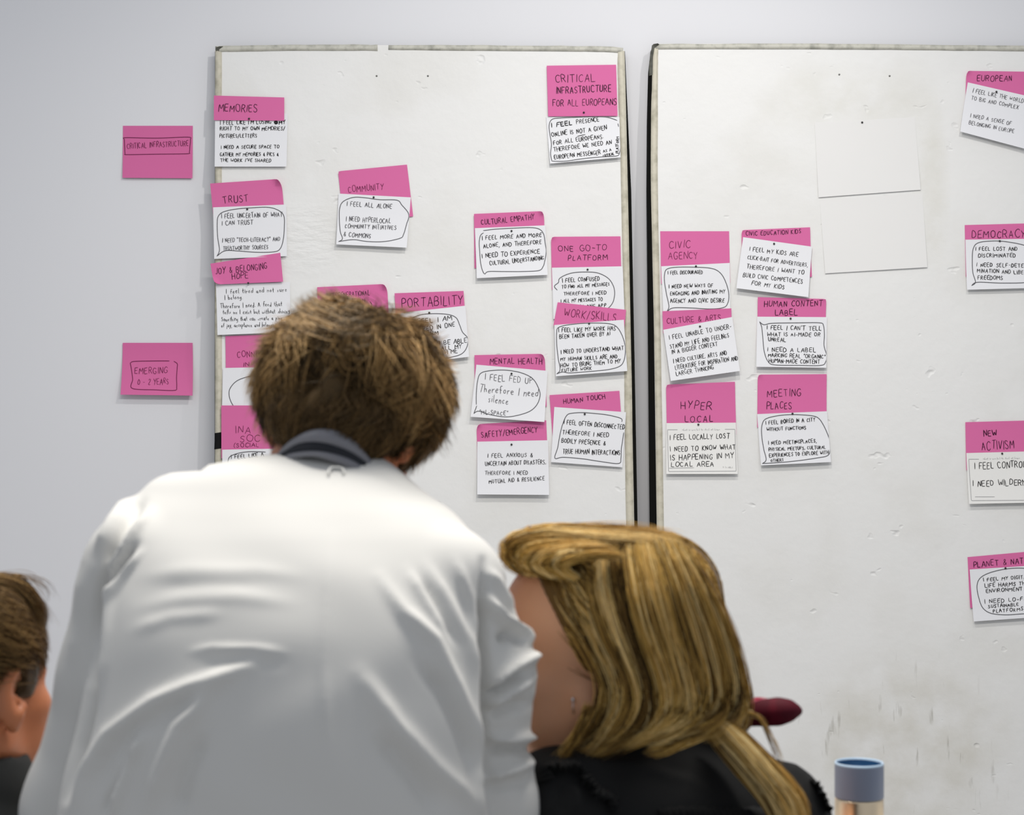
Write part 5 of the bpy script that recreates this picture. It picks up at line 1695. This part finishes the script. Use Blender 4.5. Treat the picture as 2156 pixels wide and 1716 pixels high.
# the swept-up roll over the forehead
ROLL = []
for k, dd in enumerate(np.linspace(2.155, 2.32, 7)):
    o = 4 * abs(k - 3)
    ROLL.append([(1120 + o, 1208, dd), (1084 + o, 1192, dd), (1064 + o, 1166, dd), (1078 + o, 1142, dd), (1130 + o, 1127, dd), (1210, 1125 + o * 0.4, dd), (1300, 1129 + o * 0.5, dd + 0.0), (1390, 1136 + o * 0.6, dd), (1432, 1150 + o, dd)])
P1, T1 = sheet_hair(ROLL, 2800, 14, 0.0042, 0.0009, 24, clumps=50)
strands('hair_lock', P1, 0.00060, 'hair_blonde', wh, np.clip(T1 + 0.25, 0, 1))
NEARROLL = [[(1092, 1206, 2.170), (1078, 1190, 2.165), (1068, 1168, 2.162), (1090, 1145, 2.160), (1150, 1134, 2.156), (1240, 1136, 2.152)],
            [(1140, 1212, 2.156), (1112, 1196, 2.153), (1098, 1176, 2.150), (1122, 1156, 2.148), (1190, 1146, 2.144), (1270, 1146, 2.142)],
            [(1190, 1216, 2.142), (1160, 1200, 2.138), (1148, 1184, 2.136), (1172, 1166, 2.134), (1230, 1158, 2.132), (1300, 1158, 2.132)],
            [(1220, 1218, 2.132), (1200, 1204, 2.130), (1192, 1190, 2.128), (1212, 1176, 2.126), (1262, 1170, 2.124), (1320, 1172, 2.124)]]
P1, T1 = sheet_hair(NEARROLL, 1500, 12, 0.0025, 0.0005, 25, clumps=24)
strands('hair_lock', P1, 0.00060, 'hair_blonde', wh, T1)
# the long lock over the right shoulder
LOCK = []
for k, (o, dd) in enumerate(((-34, 2.17), (-22, 2.14), (-8, 2.125), (8, 2.12), (22, 2.125), (34, 2.14))):
    LOCK.append([(1490 + o * 0.35, 1512 + o * -0.2, dd + 0.02), (1528 + o * 0.5, 1548 - o * 0.6, dd + 0.01), (1580 + o * 0.6, 1606 - o * 0.6, dd), (1626 + o * 0.8, 1660 - o * 0.45, dd), (1658 + o, 1712 - o * 0.3, dd), (1672 + o * 0.9, 1765, dd), (1674 + o * 0.6, 1810, dd)])
P1, T1 = sheet_hair(LOCK, 1700, 13, 0.0035, 0.0005, 26, clumps=22)
strands('hair_lock', P1, 0.00064, 'hair_blonde', wh, np.clip(T1 + 0.06, 0, 1))
THIN = [[(1540, 1500, 2.180), (1575, 1498, 2.170), (1602, 1512, 2.170), (1626, 1560, 2.170), (1640, 1600, 2.170), (1642, 1620, 2.170)], [(1545, 1506, 2.180), (1580, 1503, 2.170), (1604, 1522, 2.170), (1616, 1545, 2.170), (1634, 1590, 2.170), (1640, 1612, 2.170)]]
P1, T1 = sheet_hair(THIN, 26, 12, 0.003, 0.0006, 27, clumps=5)
strands('hair_lock', P1, 0.00045, 'hair_blonde', wh, T1)
CROSS = [[(1500, 1535, 2.140), (1460, 1550, 2.120), (1420, 1566, 2.115), (1380, 1580, 2.115), (1355, 1590, 2.120)], [(1505, 1545, 2.140), (1470, 1556, 2.120), (1430, 1570, 2.115), (1392, 1583, 2.115), (1366, 1588, 2.120)]]
P1, T1 = sheet_hair(CROSS, 160, 10, 0.003, 0.0006, 28, clumps=6)
strands('hair_lock', P1, 0.0005, 'hair_blonde', wh, T1)
FACEW = [[(1235, 1480, 2.120), (1222, 1520, 2.115), (1196, 1566, 2.115), (1160, 1612, 2.120)], [(1252, 1490, 2.110), (1232, 1535, 2.110), (1205, 1580, 2.110), (1172, 1618, 2.120)]]
P1, T1 = sheet_hair(FACEW, 90, 10, 0.004, 0.0008, 29, clumps=8)
strands('hair_lock', P1, 0.0005, 'hair_blonde', wh, T1)

# ------------------------------------------------------------------ the man cut off by the left edge
l_head = U(-78, 1456, 2.22)
l_R = rotm((math.sin(math.radians(26)), math.cos(math.radians(26)), -0.08), roll=0.0)
lx = l_head
lman = Figure(head=l_head, R=l_R, neck=l_head + np.array([-0.030, -0.040, -0.140]), pelvis=l_head + np.array([-0.06, -0.10, -0.53]), front=np.array([0.5, 0.86, 0]),
              shL=l_head + np.array([-0.20, 0.07, -0.235]), shR=l_head + np.array([0.125, -0.17, -0.235]), elL=l_head + np.array([-0.22, 0.20, -0.40]), elR=l_head + np.array([0.05, 0.02, -0.42]),
              wrL=np.array([-0.72, -2.86, 0.755]), wrR=np.array([-0.60, -2.95, 0.755]),
              hipL=l_head + np.array([-0.13, -0.05, -0.55]), hipR=l_head + np.array([0.02, -0.14, -0.55]), knL=l_head + np.array([0.02, 0.34, -0.55]), knR=l_head + np.array([0.19, 0.26, -0.55]),
              anL=l_head + np.array([0.02, 0.36, -1.0]), anR=l_head + np.array([0.19, 0.28, -1.0]), ftL=np.array([0.4, 0.9, 0]), ftR=np.array([0.4, 0.9, 0]),
              handL={'dir': np.array([0.5, 0.8, -0.1]), 'n': np.array([0, 0.0, -1.0]), 'curl': 0.2, 'side': 1}, handR={'dir': np.array([0.3, 0.9, -0.1]), 'n': np.array([0, 0.0, -1.0]), 'curl': 0.2, 'side': -1}, w=1.05, nw=1.1, hs=1.05)
for k in 'LR':
    getattr(lman, 'an' + k)[2] = 0.082
lr = thing('person', 'person with short hair and a bare ear, cut off at the left photo edge', 'person', (lman.pelvis[0], lman.pelvis[1], 0.0))
dress(lman, lr, 'skin_ruddy')


def jumper(P):
    d = smin(lman.torso(P, 0.012), lman.arms(P, 0.012), 0.03)
    d = smin(d, s_cone(P, lman.neck + np.array([0.01, 0.0, -0.05]), l_head + np.array([0.004, -0.018, -0.112]), 0.105, 0.084), 0.03)
    d = smax(d, -s_ell(P, l_head + np.array([0.004, -0.012, -0.045]), (0.072, 0.072, 0.072)), 0.01)
    for wv, el in ((lman.wrL, lman.elL), (lman.wrR, lman.elR)):
        d = smax(d, -(np.linalg.norm(P - wv, axis=1) - 0.05), 0.006)
        d = smax(d, -(np.linalg.norm(P - wv - (wv - el) / np.linalg.norm(wv - el) * 0.06, axis=1) - 0.07), 0.006)
    return smax(d, lman.pelvis[2] - 0.04 - P[:, 2], 0.01)


lo, hi = lman.bounds(0.12)
lo = lo.copy(); lo[2] = 0.38
hi = hi.copy(); hi[2] = l_head[2] - 0.05
v, q = surface(jumper, lo, hi, 0.006)
mesh('jumper', v, q, 'top_charcoal', lr)['label'] = 'black crew-neck top'

LR_, LC_ = np.array([0.084, 0.104, 0.094]) * 1.05, np.array([0.0, -0.016, 0.040]) * 1.05


def lman_hair_mass(P):
    q = (P - l_head) @ l_R / 1.05
    d = s_ell(q, LC_ / 1.05, LR_ / 1.05) - 0.002 * np.sin(90 * q[:, 0]) * np.sin(80 * q[:, 2])
    d = smin(d, s_ell(q, (0, 0.050, 0.085), (0.060, 0.050, 0.036)), 0.02)
    aq = q.copy(); aq[:, 0] = np.abs(aq[:, 0])
    d = smax(d, -s_ell(q, (0, 0.130, -0.035), (0.11, 0.085, 0.105)), 0.008)
    d = smin(d, s_ell(aq, (0.066, 0.026, 0.016), (0.009, 0.013, 0.028)), 0.01)      # sideburn
    d = smax(d, -s_ell(aq, (0.092, -0.015, -0.002), (0.030, 0.029, 0.041)), 0.004)
    nape = q[:, 2] - 0.012 - 0.9 * np.minimum(0, q[:, 1] + 0.035)
    nape = np.where(q[:, 1] > 0.0, q[:, 2] + 0.006, nape)
    return smax(d, -nape, 0.008) * 1.05


v, q = surface(lman_hair_mass, l_head - 0.19, l_head + 0.19, 0.004)
lh = mesh('hair', v, q, 'hair_short', lr, tint=0.15 + 0 * v[:, 0])
lh['label'] = 'short light brown hair'
W, T = scalp_hair(LR_, LC_, l_head, l_R, lambda n: ~((n[:, 1] > 0.45) & (n[:, 2] < 0.3)) & (n[:, 2] > 0.15), (-0.1, -0.75, 0.65), 260, 16, 0.055, 0.008, lambda u: np.array([0.25, 0.5, 0.1]) + 0 * u, 0.25, 31)
strands('hair_strands', W, 0.0006, 'hair_short', lh, np.clip(T + 0.22, 0, 1))
W, T = scalp_hair(LR_ - 0.002, LC_, l_head, l_R, lambda n: (n[:, 1] < 0.35) & (n[:, 2] < 0.30) & (n[:, 2] > np.where(n[:, 1] < -0.5, -0.5, 0.0)), (0.0, -0.3, 0.95), 240, 14, 0.024, 0.003, lambda u: np.array([0, 0.1, -0.6]) + 0 * u, 0.2, 32)
strands('hair_strands', W, 0.0006, 'hair_short', lh, T * 0.55)
P1, T1 = sheet_hair([[(-20, 1212, 2.120), (30, 1218, 2.140), (62, 1236, 2.160), (84, 1268, 2.180), (97, 1310, 2.200)], [(-20, 1222, 2.100), (28, 1234, 2.120), (56, 1256, 2.140), (74, 1290, 2.150), (86, 1335, 2.160)]], 220, 10, 0.004, 0.0008, 33, clumps=14)
strands('hair_strands', P1, 0.0005, 'hair_short', lh, np.clip(T1 + 0.2, 0, 1))
P1, T1 = sheet_hair([[(-20, 1206, 2.120), (38, 1204, 2.140), (80, 1216, 2.160), (105, 1240, 2.180), (112, 1262, 2.200)], [(-20, 1210, 2.120), (34, 1210, 2.140), (74, 1224, 2.160), (96, 1246, 2.180), (104, 1272, 2.200)]], 14, 10, 0.004, 0.0008, 34, clumps=5)
strands('hair_strands', P1, 0.00035, 'hair_short', lh, np.clip(T1 + 0.2, 0, 1))

# ------------------------------------------------------------------ table, chairs, bottle
tb = thing('table', 'pale table standing between the people and the boards', 'table', (0.1, -2.75, 0.0))
v, f = box(-1.1, 1.35, -3.02, -2.46, 0.695, 0.72)
bevel(mesh('table_top', v, f, 'table_top', tb, smooth=False), 0.006)
for x in (-1.02, 1.27):
    for y in (-2.70, -2.52):
        v, f = box(x - 0.025, x + 0.025, y - 0.025, y + 0.025, 0.0, 0.695)
        bevel(mesh('leg', v, f, 'metal_leg', tb, smooth=False), 0.004)


def chair(cx, cy, yaw, label):
    c = thing('chair', label, 'chair', (cx, cy, 0.0), 'dark shell chairs at the table')
    ca, sa = math.cos(yaw), math.sin(yaw)

    def tf(v):
        v = np.asarray(v, float)
        return np.stack([cx + v[:, 0] * ca - v[:, 1] * sa, cy + v[:, 0] * sa + v[:, 1] * ca, v[:, 2]], -1)
    v, f = box(-0.21, 0.21, -0.20, 0.21, 0.405, 0.425)
    bevel(mesh('seat', tf(v), f, 'chair_shell', c, smooth=False), 0.008)
    v, f = box(-0.19, 0.19, -0.235, -0.215, 0.50, 0.74)
    bevel(mesh('backrest', tf(v), f, 'chair_shell', c, smooth=False), 0.008)
    for x in (-0.18, 0.18):
        for y, top in ((-0.225, 0.70), (0.17, 0.41)):
            v, f = tube([(x, y + (0.0 if y < 0 else 0.02), 0.0), (x, y, 0.3), (x, y, top)], 0.011, 10)
            mesh('leg', tf(v), f, 'metal_leg', c)
    return c


chair(0.26, -3.32, 0.5, 'dark chair under the person with long blonde hair')
chair(float(lman.pelvis[0]), float(lman.pelvis[1]) + 0.02, -0.5, 'dark chair under the person at the left photo edge')

bt = thing('bottle', 'copper coloured drinks bottle with a grey-blue lid, at the lower right', 'bottle', (0, 0, 0))
BD = 2.62
bc = U(1809, 1610, BD)
bt.location = (bc[0], bc[1], 0.72)
rb = 51.0 * BD / FPX
zt = bc[2] + 0.004 - 0.72
Z0 = 0.72
prof = [(0.0001, 0.0), (rb * 0.9, 0.0), (rb * 0.985, 0.004), (rb, 0.012), (rb, zt - 0.052), (rb * 0.985, zt - 0.0495), (rb * 0.9, zt - 0.049), (0.0001, zt - 0.049)]
v, f = lathe(prof, (bc[0], bc[1], Z0), 64)
mesh('flask', v, f, 'bottle_copper', bt)
prof = [(rb * 0.93, zt - 0.0485), (rb * 1.0, zt - 0.0485), (rb * 1.005, zt - 0.047), (rb * 1.005, zt - 0.003)]
v, f = lathe(prof, (bc[0], bc[1], Z0), 64)
ld = mesh('lid', v, f, 'bottle_lid', bt)
prof = [(rb * 1.005, zt - 0.003), (rb * 1.0, zt - 0.0008), (rb * 0.97, zt), (rb * 0.935, zt - 0.0006), (rb * 0.925, zt - 0.003)]
v, f = lathe(prof, (bc[0], bc[1], Z0), 64)
mesh('lid_rim', v, f, 'bottle_rim', ld)['label'] = 'pale blue lid rim'
prof = [(rb * 0.925, zt - 0.003), (rb * 0.915, zt - 0.010), (rb * 0.88, zt - 0.013), (rb * 0.45, zt - 0.013), (rb * 0.42, zt - 0.010), (0.0001, zt - 0.010)]
v, f = lathe(prof, (bc[0], bc[1], Z0), 64)
mesh('lid_inside', v, f, 'bottle_inside', ld)['label'] = 'dark blue recess of the lid'
